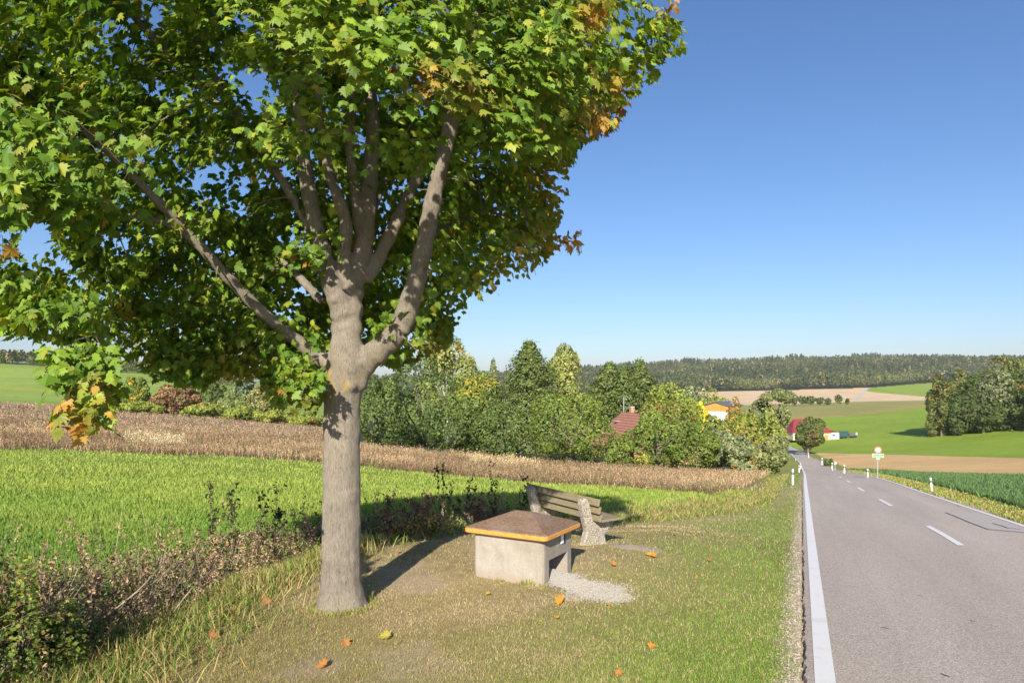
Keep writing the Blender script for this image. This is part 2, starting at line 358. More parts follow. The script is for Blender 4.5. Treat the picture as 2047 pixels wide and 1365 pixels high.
# ------------------------------------------------------------------ ground sheet
G = dict(field=(.21, .26, .05), brown=(.24, .165, .11), verge=(.30, .245, .12), vgreen=(.22, .24, .06), straw=(.40, .31, .17), soil=(.42, .33, .25),
         crop=(.085, .15, .05), stubble=(.57, .38, .17), green=(.21, .30, .03), corn=(.26, .25, .075), cornedge=(.30, .25, .075), stubble2=(.58, .43, .26),
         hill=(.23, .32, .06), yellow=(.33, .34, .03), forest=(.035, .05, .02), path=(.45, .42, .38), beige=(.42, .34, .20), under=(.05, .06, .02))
def zones(x, y):
    n = len(x); px = CX + F * x / np.maximum(y, 1); z = ground(x, y); py = HY - F * z / np.maximum(y, 1)
    C = np.tile(np.array(G['field']), (n, 1))
    def S(mask, c, f=1.0):
        f = np.clip(f, 0, 1) * mask; C[:] = C * (1 - f)[:, None] + np.array(G[c]) * f[:, None] if np.ndim(f) else C
    d = ditch_d(x, y); left = x < RL(y)
    # brown fallow meadow
    yb = np.interp(px, [-900, 0, 300, 640, 1000, 1240, 1420, 1560], [38, 39, 39.5, 39, 34, 30, 25, 34])
    nz = lump(x, y, .35, 8) * 1.6
    S(left & (y > yb + nz), 'brown')
    S(left & (px < 300) & (y > 95), 'beige', sst(97, 112, y))
    S(left & (px < 520) & (y > 135), 'hill', sst(135, 150, y)); S(left & (px >= 500) & (px < 700) & (y > 135), 'hill')
    S(left & (y > 200) & (px < 1560), 'hill')
    ycl = np.interp(px, [0, 180], [776, 782]); S(left & (y > 150) & (px < 220) & (np.abs(py - ycl) < 2.2), 'yellow', .8)
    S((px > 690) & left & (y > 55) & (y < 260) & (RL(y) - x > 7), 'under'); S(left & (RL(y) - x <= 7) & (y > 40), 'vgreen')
    # straw patches in the brown meadow
    S(left & (d > 0) & (y > 24) & (y < 110), 'brown', .25)
    # verge
    verge = left & (d > -.5) & (y < 110)
    gsoil = sst(.15, .75, lump(x, y, 1.7, 21) + .6 * lump(x, y, 5, 22)) * (1 - sst(8, 12, y)) * sst(2.0, 3.4, RL(y) - x)
    gstraw = sst(-.35, .5, lump(x, y, 1.1, 23) + .4 * lump(x, y, 6, 24)); near = 1 - sst(10, 16, y)
    S(verge, 'verge'); S(verge, 'straw', .6 * gstraw * (.35 + .65 * near) * sst(.6, 2.8, RL(y) - x)); S(verge, 'soil', gsoil * .5)
    S(verge, 'vgreen', (1 - sst(.7, 3.5, RL(y) - x)) * .85); S(verge & (y > 16), 'vgreen', sst(16, 24, y) * .7 * (1 - sst(1.5, 4, np.abs(RL(y) - x - 3))))
    S(left & (np.abs(d - .1) < 2.6) & (y > 12) & (y < 34), 'straw', .7 * (1 - sst(.3, 2.6, np.abs(d - .1))))
    S(left & (np.abs(d) < .45) & (y > 14) & (y < 40), 'soil', .6)
    e = RL(y) - .15 - x
    S(left & (e < .32) & (y < 70), 'soil', (1 - sst(.12, .34, e + .05 * lump(x, y, 6, 30))) * (1 - .6 * sst(10, 25, y)))
    # right of the road
    rt = ~left; xr = x - RL(y) - RW(y)
    S(rt, 'crop'); ps = np.interp(px, [1600, 1704, 1833, 2047, 2500], [945, 935, 945, 952.5, 962])
    S(rt & (py < ps) & (y > 40), 'stubble')
    pg = np.interp(px, [1560, 1628, 1745, 1892, 2047, 2500], [904, 905, 907.5, 911.5, 915.5, 925])
    S(rt & (py < pg) & (y > 90), 'green'); S((px > 1540) & (y > 240) & (py < pg), 'green')
    pc = np.interp(px, [1560, 1599, 1716, 1851, 2047], [837, 835, 826.6, 810, 800]); far = (px > 1380) & (y > 300)
    S(far & (py < pc + 3), 'cornedge'); S(far & (py < pc - 2.5), 'corn')
    p2 = np.interp(px, [1380, 1581, 1704, 1851, 2047], [812, 807.5, 803, 800, 797]); S(far & (py < p2), 'stubble2')
    pq = np.interp(px, [1700, 1745, 1852, 2047], [776, 784, 793, 800]); xp = np.interp(py, [769, 776.7, 801.6], [1768, 1733.5, 1708.6])
    S(far & (py < pq) & (px > xp), 'green'); S(far & (py < 802) & (np.abs(px - xp) < np.interp(py, [769, 800], [3, 4])), 'path')
    S((y > 250) & (px > 1500) & (np.abs(py - np.interp(px, [1690, 1740, 1830], [880, 886, 891])) < 1) & (px > 1690) & (px < 1840), 'cornedge', .5)
    S(rt & (xr < np.interp(y, [0, 20, 60, 200], [1.3, 1.4, 2.0, 3.2])) & (y < 260), 'vgreen'); S(rt & (xr < .6) & (y < 60), 'straw', .5)
    pf = np.interp(px, [-900, 0, 440, 700, 1100, 1400, 1563, 1739, 1852, 3000], [726, 726, 752, 790, 800, 783, 780, 775, 766, 766])
    S((y > 430) & (py < pf), 'forest')
    return C
ts = np.concatenate([np.linspace(-1.9, -.85, 60)[:-1], np.linspace(-.85, .85, 760), np.linspace(.85, 1.9, 60)[1:]]) * .5 * 2
ya = np.concatenate([np.linspace(-6, 3.5, 30)[:-1], np.exp(np.linspace(math.log(3.5), math.log(400), 620)), np.exp(np.linspace(math.log(400), math.log(3350), 150))[1:]])
YY, TTm = np.meshgrid(ya, ts, indexing='ij'); XX = np.clip(TTm * (np.maximum(YY, 0) + np.interp(YY, [-6, 4, 30], [8, 3.0, 0])), -3200, 3200)
gx, gy = XX.ravel(), YY.ravel(); gzv = ground(gx, gy)
nr, nc = YY.shape; idx = np.arange(nr * nc).reshape(nr, nc)
q = np.stack([idx[:-1, :-1], idx[:-1, 1:], idx[1:, 1:], idx[1:, :-1]], -1).reshape(-1, 4)
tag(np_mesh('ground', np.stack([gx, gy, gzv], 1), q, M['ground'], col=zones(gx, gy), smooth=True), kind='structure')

# ------------------------------------------------------------------ road with markings
def strip(name, x0f, x1f, ys, mat, dz, parent=None, thick=0.0):
    ys = np.asarray(ys, float); x0, x1, z = x0f(ys), x1f(ys), zr(ys) + dz; n = len(ys)
    k = max(2, 2); V = np.concatenate([np.stack([x0, ys, z], 1), np.stack([x1, ys, z], 1)])
    i = np.arange(n - 1); f = np.stack([i, i + n, i + n + 1, i + 1], 1)
    if thick:
        V = np.concatenate([V, np.stack([x0 - .02, ys, z - thick], 1), np.stack([x1 + .02, ys, z - thick], 1)])
        f = np.concatenate([f, np.stack([i + 2 * n, i, i + 1, i + 1 + 2 * n], 1), np.stack([i + n, i + 3 * n, i + 3 * n + 1, i + n + 1], 1)])
    return np_mesh(name, V, f, mat, parent)
yr = np.concatenate([np.linspace(-12, 2, 20), np.linspace(2.05, 60, 900), np.linspace(60.5, 330, 260)])
rough = lambda y, s: np.random.default_rng(s).normal(0, .012, len(y))
road = tag(strip('road', lambda y: RL(y) - .155 + rough(y, 1), lambda y: RL(y) + RW(y) + .14 + rough(y, 2) + .75 * np.exp(-((y - 22.4) / 1.6) ** 2), yr, M['asphalt'], 0, thick=.12), kind='structure')
DZ = lambda y: .004 + .00025 * np.maximum(y, 0)
strip('edge_line', lambda y: RL(y) - .085, lambda y: RL(y) + .085, yr, M['paint'], DZ(yr), road)
strip('edge_line', lambda y: RL(y) + RW(y) - .07, lambda y: RL(y) + RW(y) + .055, yr, M['paint'], DZ(yr), road)
starts = [5.0, 13.3, 22.3, 29.8, 37.5] + [45.5 + 8.2 * k for k in range(18)]
for s0 in starts:
    yy = np.linspace(s0, s0 + (3.3 if s0 < 20 else 2.9), 6)
    cen = lambda y: RL(y) + RW(y) * np.interp(y, [0, 15, 24, 31, 60], [.56, .555, .535, .51, .5])
    strip('centre_dash', lambda y: cen(y) - .075, lambda y: cen(y) + .065, yy, M['paint'], DZ(yy), road)
# the bluish repaired patch with its dark seam beside the far edge line
def on_road(px, py):
    y = 10.0
    for _ in range(40): y = -zr(np.array([y]))[0] * F / (py - HY)
    return (px - CX) / F * y, y
P = [on_road(*p) for p in ((1889, 1024), (1975, 1058), (2047, 1064), (2180, 1075))]
near_e = [(x, y) for x, y in P]; far_e = [(float(RL(y) + RW(y)) - .1, y) for x, y in P]
V = [(x, y, float(zr(y)) + .005) for x, y in near_e] + [(max(fx, x + .02), y, float(zr(y)) + .005) for (fx, y), (x, _) in zip(far_e, near_e)]
np_mesh('repair_patch', V, np.array([(0, 1, 5, 4), (1, 2, 6, 5), (2, 3, 7, 6)]), M['patch'], road)
def seam(name, pts, w):
    b = MB(); pts = [on_road(*p) for p in pts]
    for (ax, ay), (bx, by) in zip(pts[:-1], pts[1:]):
        d = Vector((bx - ax, by - ay, 0)).normalized(); nrm = Vector((-d.y, d.x, 0)) * w / 2
        vs = [(ax + nrm.x, ay + nrm.y), (ax - nrm.x, ay - nrm.y), (bx - nrm.x, by - nrm.y), (bx + nrm.x, by + nrm.y)]
        b.add([(x, y, float(zr(y)) + .009) for x, y in vs], [(0, 1, 2, 3)])
    return b.build(name, M['tar'], road)
seam('tar_seam', [(1889, 1024), (1912, 1033), (1940, 1045), (1975, 1058), (2010, 1061), (2080, 1067)], .035)
for a_, b_ in (((1835, 1190), (1847, 1193)), ((1762, 1254), (1779, 1257)), ((1938, 1240), (1950, 1243)), ((1880, 1347), (1898, 1353)), ((1912, 1010), (1918, 1012.5))):
    seam('crack', [a_, b_], .014)
seam('crack', [(1984, 1046), (2002, 1051), (2014, 1055.5), (2040, 1058)], .05)

# ------------------------------------------------------------------ blades of grass and weeds (stuff)
def blades(name, X, Y, H, W, Cc, lean=.45, mat=None, parent=None, bend=True, label=None, cat=None, zoff=0.0, flat=.35):
    n = len(X); Z = ground(X, Y) + zoff; a = rng.uniform(0, 6.283, n); l = rng.uniform(0, 1, n) ** .7 * lean
    la = rng.uniform(0, 6.283, n); tip = np.stack([X + H * l * np.cos(la), Y + H * l * np.sin(la), Z + H * (1 - flat * l)], 1)
    b0 = np.stack([X - W * np.cos(a), Y - W * np.sin(a), Z - .01], 1); b1 = np.stack([X + W * np.cos(a), Y + W * np.sin(a), Z - .01], 1)
    mid = (b0 + b1) / 2 * .45 + tip * .55; mid[:, 2] += H * .12; m0 = mid.copy(); m1 = mid.copy()
    m0[:, 0] -= W * .8 * np.cos(a); m0[:, 1] -= W * .8 * np.sin(a); m1[:, 0] += W * .8 * np.cos(a); m1[:, 1] += W * .8 * np.sin(a)
    if bend:
        V = np.stack([b0, b1, m1, m0, tip], 1).reshape(-1, 3); i = np.arange(n)[:, None] * 5
        fs = [i + np.array([[0, 1, 2, 3]]), i + np.array([[3, 2, 4]])]; k = 5
    else:
        V = np.stack([b0, b1, tip], 1).reshape(-1, 3); fs = [np.arange(n)[:, None] * 3 + np.array([[0, 1, 2]])]; k = 3
    o = np_mesh(name, V, fs, mat or M['grass'], parent, col=np.repeat(Cc, k, 0))
    return o
def jit(c, n, v=.25, h=.12):
    c = np.asarray(c, float); c = np.tile(c, (n, 1)) if c.ndim == 1 else c
    return c * (1 + rng.normal(0, v, (n, 1))) * (1 + rng.normal(0, h, (n, 3)))
def blend(a, b, t): return np.asarray(a)[None] * (1 - t)[:, None] + np.asarray(b)[None] * t[:, None]

def cards(P, N, S, asp=.55, up=None, fold=0.0):
    """diamond leaf cards: centre P, normal N, half length S"""
    n = len(P); N = N / (np.linalg.norm(N, axis=1)[:, None] + 1e-9)
    r = up if up is not None else rng.normal(0, 1, (n, 3)); U = r - (r * N).sum(1)[:, None] * N; U /= np.linalg.norm(U, axis=1)[:, None] + 1e-9
    W = np.cross(N, U); S = np.broadcast_to(S, (n,))[:, None]
    V = np.stack([P - U * S, P + W * S * asp, P + U * S, P - W * S * asp], 1).reshape(-1, 3)
    return V, np.arange(n)[:, None] * 4 + np.array([[0, 1, 2, 3]])

# mown verge
n = 560000
px = rng.uniform(-80, 1720, n); y = 2.6 / (1 - rng.uniform(0, 1, n) * (1 - 2.6 / 60)) ; x = (px - CX) / F * y
d = ditch_d(x, y); e = RL(y) - .16 - x
gs = lump(x, y, 1.7, 21) + .6 * lump(x, y, 5, 22); keep = (d > -.25) & (e > .03)
bare = sst(.15, .75, gs) * (1 - sst(8, 12, y)) * sst(2.0, 3.4, e); keep &= rng.uniform(0, 1, n) > bare * .5
keep &= rng.uniform(0, 1, n) < sst(-.05, .5, e + .12 * lump(x, y, 6, 30)) + .12
x, y, d, e = x[keep], y[keep], d[keep], e[keep]; n = len(x)
gstraw = sst(-.5, .6, lump(x, y, 1.1, 23) + .7 * lump(x, y, 5, 24)); lush = np.clip((1 - sst(.7, 3.5, e + .6 * lump(x, y, 1.3, 91))) + sst(14, 22, y) * .6, 0, 1)
pst = np.clip(gstraw * .85 * (1 - .8 * lush) + .14, 0, 1); st = rng.uniform(0, 1, n) < pst
c = blend((.31, .275, .09), (.21, .335, .05), lush); c[st] = (.50, .395, .22); c = jit(c, n, .15, .06)
h = rng.uniform(.012, .034, n) * (1 + .6 * lush) * (1 + sst(.8, .0, np.abs(d)) * 2.2); h *= np.interp(y, [3, 20, 60], [1, 1.5, 2.4])
w = np.interp(y, [3, 6, 12, 30, 60], [.0017, .0024, .004, .010, .02])
tag(blades('mown_grass', x, y, h, w, c, 1.15, flat=.7), 'short mown grass with dry straw on the roadside mound', 'grass', kind='stuff')
# bright green field
n = 330000
px = rng.uniform(-120, 1560, n); y = 5.5 / (1 - rng.uniform(0, 1, n) * (1 - 5.5 / 42)); x = (px - CX) / F * y
d = ditch_d(x, y); yb = np.interp(px, [-900, 0, 300, 640, 1000, 1240, 1420, 1560], [38, 39, 39.5, 39, 34, 30, 25, 34]) + 1.5 * lump(x, y, .35, 8) + .9 * lump(x, y, 1.7, 9)
k = (d < -.35) & (y < yb + .5); x, y, d = x[k], y[k], d[k]; n = len(x)
v = lump(x, y, .8, 31) + .5 * lump(x, y, 3, 32)
c = blend((.16, .275, .045), (.31, .375, .075), sst(-.8, .8, v) * .45 + .55 * sst(8, 22, y)); c = jit(c, n, .13, .05)
h = rng.uniform(.06, .16, n) * (1 + .3 * v); w = np.interp(y, [5, 10, 20, 40], [.004, .007, .013, .024])
tag(blades('meadow_grass', x, y, h, w, c, .6), 'bright green young grass filling the flat field', 'grass', kind='stuff')
# dark green crop across the road
n = 130000
y = np.exp(rng.uniform(math.log(13), math.log(95), n)); px = rng.uniform(1640, 2250, n); x = (px - CX) / F * y
xr = x - RL(y) - RW(y); pyy = HY - F * ground(x, y) / y; ps = np.interp(px, [1600, 1704, 1833, 2047, 2500], [945, 935, 945, 952.5, 962])
k = (xr > .2) & (pyy > ps + .5); x, y, xr = x[k], y[k], xr[k]; n = len(x)
cr = xr > np.interp(y, [0, 20, 60, 200], [1.3, 1.4, 2.0, 3.2]); c = np.where(cr[:, None], np.array((.115, .20, .07)), np.array((.24, .29, .06)))
st = (rng.uniform(0, 1, n) < .35) & ~cr; c[st] = (.42, .33, .15); c = jit(c, n, .28, .08)
h = np.where(cr, rng.uniform(.18, .34, n), rng.uniform(.05, .12, n)); w = np.interp(y, [12, 30, 90], [.011, .02, .05])
tag(blades('crop_leaves', x, y, h, w, c, .7), 'dark green leafy crop beyond the far road verge', 'crop', kind='stuff')
# brown fallow meadow
n = 230000
px = rng.uniform(-150, 1600, n); y = np.exp(rng.uniform(math.log(24), math.log(128), n)); x = (px - CX) / F * y
d = ditch_d(x, y); yb = np.interp(px, [-900, 0, 300, 640, 1000, 1240, 1420, 1560], [38, 39, 39.5, 39, 34, 30, 25, 34]) + 1.5 * lump(x, y, .35, 8) + .9 * lump(x, y, 1.7, 9)
ye = np.interp(px, [-900, 640, 700, 1000, 1300, 1560], [128, 128, 64, 60, 58, 62])
k = (y > yb) & (y < ye) & (d < -.3) & (x < RL(y) - 3); x, y, px = x[k], y[k], px[k]; n = len(x); yb = yb[k]
v = lump(x, y, .22, 51) + .6 * lump(x, y, .9, 52); u = rng.uniform(0, 1, n)
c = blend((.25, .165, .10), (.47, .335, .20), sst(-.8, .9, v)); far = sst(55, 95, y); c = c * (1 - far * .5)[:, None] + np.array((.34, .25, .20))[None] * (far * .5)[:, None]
k = u < .16; c[k] = (.16, .19, .06); k = (u > .14) & (u < .22 + .5 * (1 - sst(0, 3, y - yb))); c[k] = (.12, .09, .05)
pale = (np.abs(px - 310) < 60) & (y > 47) & (y < 62) & (u > .3); c[pale] = (.62, .50, .30)
pale = (np.abs(px - 1010) < 70) & (y > 48) & (y < 66) & (u > .35); c[pale] = (.62, .47, .27)
c = jit(c, n, .25, .07); h = rng.uniform(.20, .62, n) * (1 + .25 * v + .3 * lump(x, y, 2.5, 53)) * np.interp(y - yb, [0, 2.5], [.55, 1]) * np.interp(px, [1250, 1550], [1, .6]); w = np.interp(y, [24, 60, 128], [.016, .036, .07])
zt_ = ground(x, y) + h * rng.uniform(.35, 1.15, n); Vh, fh = cards(np.stack([x + rng.normal(0, .07, n), y + rng.normal(0, .07, n), zt_], 1), rng.normal(0, 1, (n, 3)) + np.array([0, -.5, .4]), w * rng.uniform(.8, 2.0, n), .6)
tag(np_mesh('meadow_seedheads', Vh, fh, M['dry'], col=np.repeat(c * rng.uniform(.7, 1.3, (n, 1)), 4, 0)), 'brown fluffy seed heads over the fallow meadow', 'weeds', kind='stuff')
o = blades('meadow_weeds', x, y, h, w * .6, c, .7, M['dry']); tag(o, 'brown withered weeds of the fallow meadow behind the green field', 'weeds', kind='stuff')
# grass along the field side of the ditch and straw tufts at the ditch edge
n = 90000
tt = rng.uniform(0, 1, n) ** 1.4 * (len(DITCH) - 4) + 1; i = tt.astype(int); fr = tt - i; A = DITCH[i]; B = DITCH[i + 1]; p = A + (B - A) * fr[:, None]
nv = np.stack([(B - A)[:, 1], -(B - A)[:, 0]], 1); nv /= np.linalg.norm(nv, axis=1)[:, None]
off = rng.normal(.35, .42, n); x = p[:, 0] + nv[:, 0] * off; y = p[:, 1] + nv[:, 1] * off
k = (RL(y) - x > 1.2) & (y > 2); x, y, off = x[k], y[k], off[k]; n = len(x)
v = lump(x, y, 2.0, 61); u = rng.uniform(0, 1, n); c = blend((.15, .22, .04), (.42, .34, .14), (u < .5 + .25 * v).astype(float)); c = jit(c, n, .2, .08)
h = rng.uniform(.08, .26, n) * (1 + .4 * v) * np.where(y > 15, 1.0, 1); w = np.interp(y, [2, 8, 25, 60], [.003, .005, .012, .02])
tag(blades('ditch_grass', x, y, h, w, c, 1.1), 'long yellowing grass tufts lining the ditch', 'grass', kind='stuff')

# undergrowth in the ditch: dead brown stems and green bramble leaves that nobody could count
n = 62000
s = rng.uniform(0, 1, n) ** 1.2; dl = np.array([(-4.2, 2.2), (-4.0, 4), (-3.95, 6), (-3.85, 8.2), (-3.4, 10.2), (-2.5, 12.2), (-1.2, 14.2), (.3, 15.8)])
tt = s * (len(dl) - 1.001); i = tt.astype(int); fr = tt - i; p = dl[i] + (dl[i + 1] - dl[i]) * fr[:, None]
off = rng.normal(0, .34, n); x = p[:, 0] - off; y = p[:, 1] + off * .3
hm = np.interp(y, [2, 4, 6, 9, 11, 13, 16], [.62, .55, .46, .42, .30, .45, .35]) * (1 + .45 * lump(x, y, 2.4, 71)) * np.clip(1 - (off / .8) ** 2, .15, 1)
hh = rng.uniform(0, 1, n) ** .8 * np.maximum(hm, .05); z = ground(x, y) + hh
u = rng.uniform(0, 1, n); top = hh / np.maximum(hm, .05); v = lump(x, y, 1.6, 72)
c = np.where((u < .62 - .2 * (y < 5) + .2 * v)[:, None], np.array((.35, .26, .15)), np.array((.17, .26, .055))); k = u > .90; c[k] = (.42, .38, .08)
c = jit(c, n, .3, .1); N = rng.normal(0, 1, (n, 3)); N[:, 2] += .8
V, f = cards(np.stack([x, y, z], 1), N, rng.uniform(.008, .022, n) * (1 + .6 * (y > 9)), .5)
tag(np_mesh('ditch_undergrowth', V, f, M['dry'], col=np.repeat(c, 4, 0)), 'tangle of dead brown stems and bramble leaves filling the ditch', 'undergrowth', kind='stuff')
m = 750; kk = rng.integers(0, len(x), m); hs = rng.uniform(.3, .78, m) * np.interp(y[kk], [2, 5, 8, 16], [1.1, 1.0, .8, 1.0]); per = 60; t_ = rng.uniform(.15, 1, (m, per)); lx, ly = rng.normal(0, .16, (m, 1)), rng.normal(0, .16, (m, 1))
sx = x[kk][:, None] + lx * t_ + rng.normal(0, .022, (m, per)) * (1.5 - t_); sy = y[kk][:, None] + ly * t_ + rng.normal(0, .022, (m, per)) * (1.5 - t_); sz_ = ground(x[kk], y[kk])[:, None] + hs[:, None] * t_ * 1.15
uc = rng.uniform(0, 1, m); cs_ = np.where((uc < .5)[:, None], np.array((.37, .26, .155)), np.where((uc < .75)[:, None], np.array((.13, .20, .045)), np.array((.10, .08, .045))))
Vs, fs_ = cards(np.stack([sx, sy, sz_], -1).reshape(-1, 3), rng.normal(0, 1, (m * per, 3)), rng.uniform(.006, .017, m * per) * np.repeat(1 + .06 * y[kk], per), .5)
tag(np_mesh('ditch_sprigs', Vs, fs_, M['dry'], col=np.repeat(jit(np.repeat(cs_, per, 0), m * per, .25, .08), 4, 0)), 'wispy reddish brown and green weed sprigs standing in the ditch', 'undergrowth', kind='stuff')
n = 11000
k = rng.integers(0, len(x), n); x2, y2 = x[k], y[k]
h = hm[k] * rng.uniform(.6, 1.5, n); w = np.full(n, .0028) * np.interp(y2, [2, 16], [1, 2.2]); c = jit((.36, .29, .21), n, .3, .06)
tag(blades('dead_stems', x2, y2, h, w, c, .9, M['dry']), 'thin pale dead stems leaning in the ditch', 'stems', kind='stuff')

# gravel at the asphalt edge and the spilled grit
def stones(X, Y, S, C, zo=0.0):
    n = len(X); Z = ground(X, Y) + zo; base = np.array([(1, 0, 0), (0, 1, 0), (-1, 0, 0), (0, -1, 0), (0, 0, .7), (0, 0, -.5)])
    V = np.stack([X, Y, Z], 1)[:, None] + base[None] * S[:, None, None] * rng.uniform(.6, 1.2, (n, 6, 1))
    tri = np.array([(0, 1, 4), (1, 2, 4), (2, 3, 4), (3, 0, 4), (1, 0, 5), (2, 1, 5), (3, 2, 5), (0, 3, 5)])
    return V.reshape(-1, 3), (np.arange(n)[:, None, None] * 6 + tri[None]).reshape(-1, 3), np.repeat(C, 6, 0)
n = 5500
y = 3.6 / (1 - rng.uniform(0, 1, n) * (1 - 3.6 / 30)); e = np.abs(rng.normal(.02, .14, n)); x = RL(y) - .17 - e
V, f, c = stones(x, y, rng.uniform(.004, .012, n) * np.interp(y, [3, 30], [1, 2]), jit((.42, .35, .27), n, .35, .06))
tag(np_mesh('gravel', V, f, M['gravel'], col=c), 'pale gravel strip along the asphalt edge', 'gravel', kind='stuff')

# ------------------------------------------------------------------ tree builders
def tube_np(pts, rad, n=7):
    b = MB(); b.tube(pts, rad, n); return b
def crown_pts(kind, w, h, n, seed, dens=1.0):
    """local crown points (base at z=0), normals, tone in 0..1"""
    r = np.random.default_rng(seed); P = []; N = []; T = []
    a = w / 2
    if kind in ('round', 'shrub', 'pine'):
        z0 = {'round': .12, 'shrub': -.05, 'pine': .18}[kind] * h; L = {'round': 26, 'shrub': 24, 'pine': 20}[kind]
        cz = (z0 + h) / 2; hz = (h - z0) / 2; cs = []; rs = []
        for k in range(L):
            while True:
                q = r.uniform(-1, 1, 3)
                if np.linalg.norm(q) < 1: break
            q = q / np.linalg.norm(q) * r.uniform(.35, .80); q[2] += .05
            rr = r.uniform(.24, .40) * (1 if kind != 'pine' else .85)
            cs.append((q[0] * a, q[1] * a, cz + q[2] * hz)); rs.append((rr * a * 1.05, rr * a * 1.05, rr * hz * (1.1 if kind != 'pine' else .6)))
        cs.append((0, 0, cz)); rs.append((.6 * a, .6 * a, .62 * hz))
        cs = np.array(cs); rs = np.array(rs); k = r.integers(0, len(cs), int(n * 1.7)); q = r.normal(0, 1, (len(k), 3)); q /= np.linalg.norm(q, axis=1)[:, None]
        p = cs[k] + q * rs[k] * (1 - np.abs(r.normal(0, .13, len(k))) + .05)[:, None]
        ins = np.zeros(len(k), bool)
        for j in range(len(cs)):
            ins |= ((((p - cs[j]) / rs[j]) ** 2).sum(1) < .74) & (k != j)
        g = ~ins & (p[:, 2] > 0.0); p, q, k = p[g], q[g], k[g]
        tone = r.uniform(0, 1, len(cs))[k] * .6 + r.uniform(0, 1, len(k)) * .4
        return p[:n], q[:n] + r.normal(0, .55, (len(p[:n]), 3)), tone[:n]
    if kind == 'spruce':
        t = r.uniform(0, 1, n) ** .75; lev = np.floor(t * 17) / 17 + r.normal(0, .008, n); rad = a * (1 - lev) ** .74 * (.78 + .3 * np.sin(lev * 60 + 3) ** 2)
        az = np.floor(r.uniform(0, 1, n) * 13) / 13 * 6.283 + lev * 40 + r.normal(0, .14, n); fr = r.uniform(.25, 1, n) ** .6
        rr = rad * fr * (1 + .25 * np.sin(az * 3 + lev * 50)); z = h * (.04 + .96 * lev) - .28 * rr + r.normal(0, .02 * h, n) + (fr > .8) * .12 * rr
        p = np.stack([rr * np.cos(az), rr * np.sin(az), z], 1); g = z > 0
        q = np.stack([np.cos(az), np.sin(az), np.full(n, .9)], 1) + r.normal(0, .5, (n, 3))
        top = r.uniform(0, 1, n) < .01; p[top, :2] *= .1
        return p[g], q[g], r.uniform(0, 1, g.sum())
    if kind == 'birch':
        m = n // 7; L = 18; cs = np.stack([r.normal(0, .36 * a, L), r.normal(0, .36 * a, L), r.uniform(.3, .95, L) * h], 1)
        cs[:, :2] *= (1.15 - np.abs(cs[:, 2:3] / h - .5) * 1.1)
        k = r.integers(0, L, m); q = r.normal(0, 1, (m, 3)); q /= np.linalg.norm(q, axis=1)[:, None]; q[:, 2] = np.abs(q[:, 2])
        s = cs[k] + q * np.array([.36 * a, .36 * a, .08 * h]); j = np.arange(7)
        p = s[:, None] + np.stack([q[:, 0:1] * .02 * a * j, q[:, 1:2] * .02 * a * j, -j[None] * h * .017 * r.uniform(.5, 1.3, (m, 1))], -1) + r.normal(0, .03 * a, (m, 7, 3))
        p = p.reshape(-1, 3); q = np.repeat(q, 7, 0) + r.normal(0, .5, (len(p), 3)); q[:, 2] *= .5
        tone = np.repeat(r.uniform(0, 1, L)[k] * .7 + r.uniform(0, .3, m), 7); g = p[:, 2] > 0
        return p[g], q[g], tone[g]

def plant_tree(name, px, y, top, wpx, kind, cols, label, cat, seed, n=5000, bright=2.05, group=None, leaf=None, base=None, patch=None, depth=1.0, sink=0.0):
    b = at(px, y); zt = -(top - HY) / F * y; h = zt - b.z + sink; w = wpx / F * y
    root = empty(name, (b.x, b.y, b.z - sink), label, cat, group)
    p, q, tn = crown_pts(kind, w, h, n, seed)
    c = blend(cols[0], cols[1], tn)
    if len(cols) > 2:
        r = np.random.default_rng(seed + 5); f = lump(p[:, 0] * 3 / w + p[:, 1] * 2 / w, p[:, 2] * 3 / w, 2.2, seed); k = (f > (patch or .35)) & (r.uniform(0, 1, len(p)) < .5)
        c[k] = np.array(cols[2]) * .62
    c = jit(c * bright, len(p), .25, .07)
    s = leaf or max(.09, y * .0020)
    V, f = cards(p * np.array([1, depth, 1]), q, s * rng.uniform(.7, 1.35, len(p)), .62)
    np_mesh('crown', V, f, M['foliage'], root, col=np.repeat(c, 4, 0))
    tb = MB(); tr = max(.05, w * .028); bm = M['birch'] if kind == 'birch' else M['bark2']
    tp = h * (.9 if kind == 'spruce' else .68)
    tb.tube([(0, 0, -.3), (0.01 * w, 0, h * .25), (-.01 * w, .01 * w, tp)], [tr * 1.3, tr, tr * .3], 8)
    rr = random.Random(seed)
    if kind != 'spruce':
        for k in range(7):
            an = rr.uniform(0, 6.28); z0 = h * rr.uniform(.12, .45); L = w * rr.uniform(.22, .36)
            tb.tube([(0, 0, z0), (L * .5 * math.cos(an), L * .5 * math.sin(an), z0 + h * .12), (L * math.cos(an), L * math.sin(an), z0 + h * .3)], [tr * .5, tr * .35, tr * .15], 5)
    tb.build('trunk', bm, root)
    return root

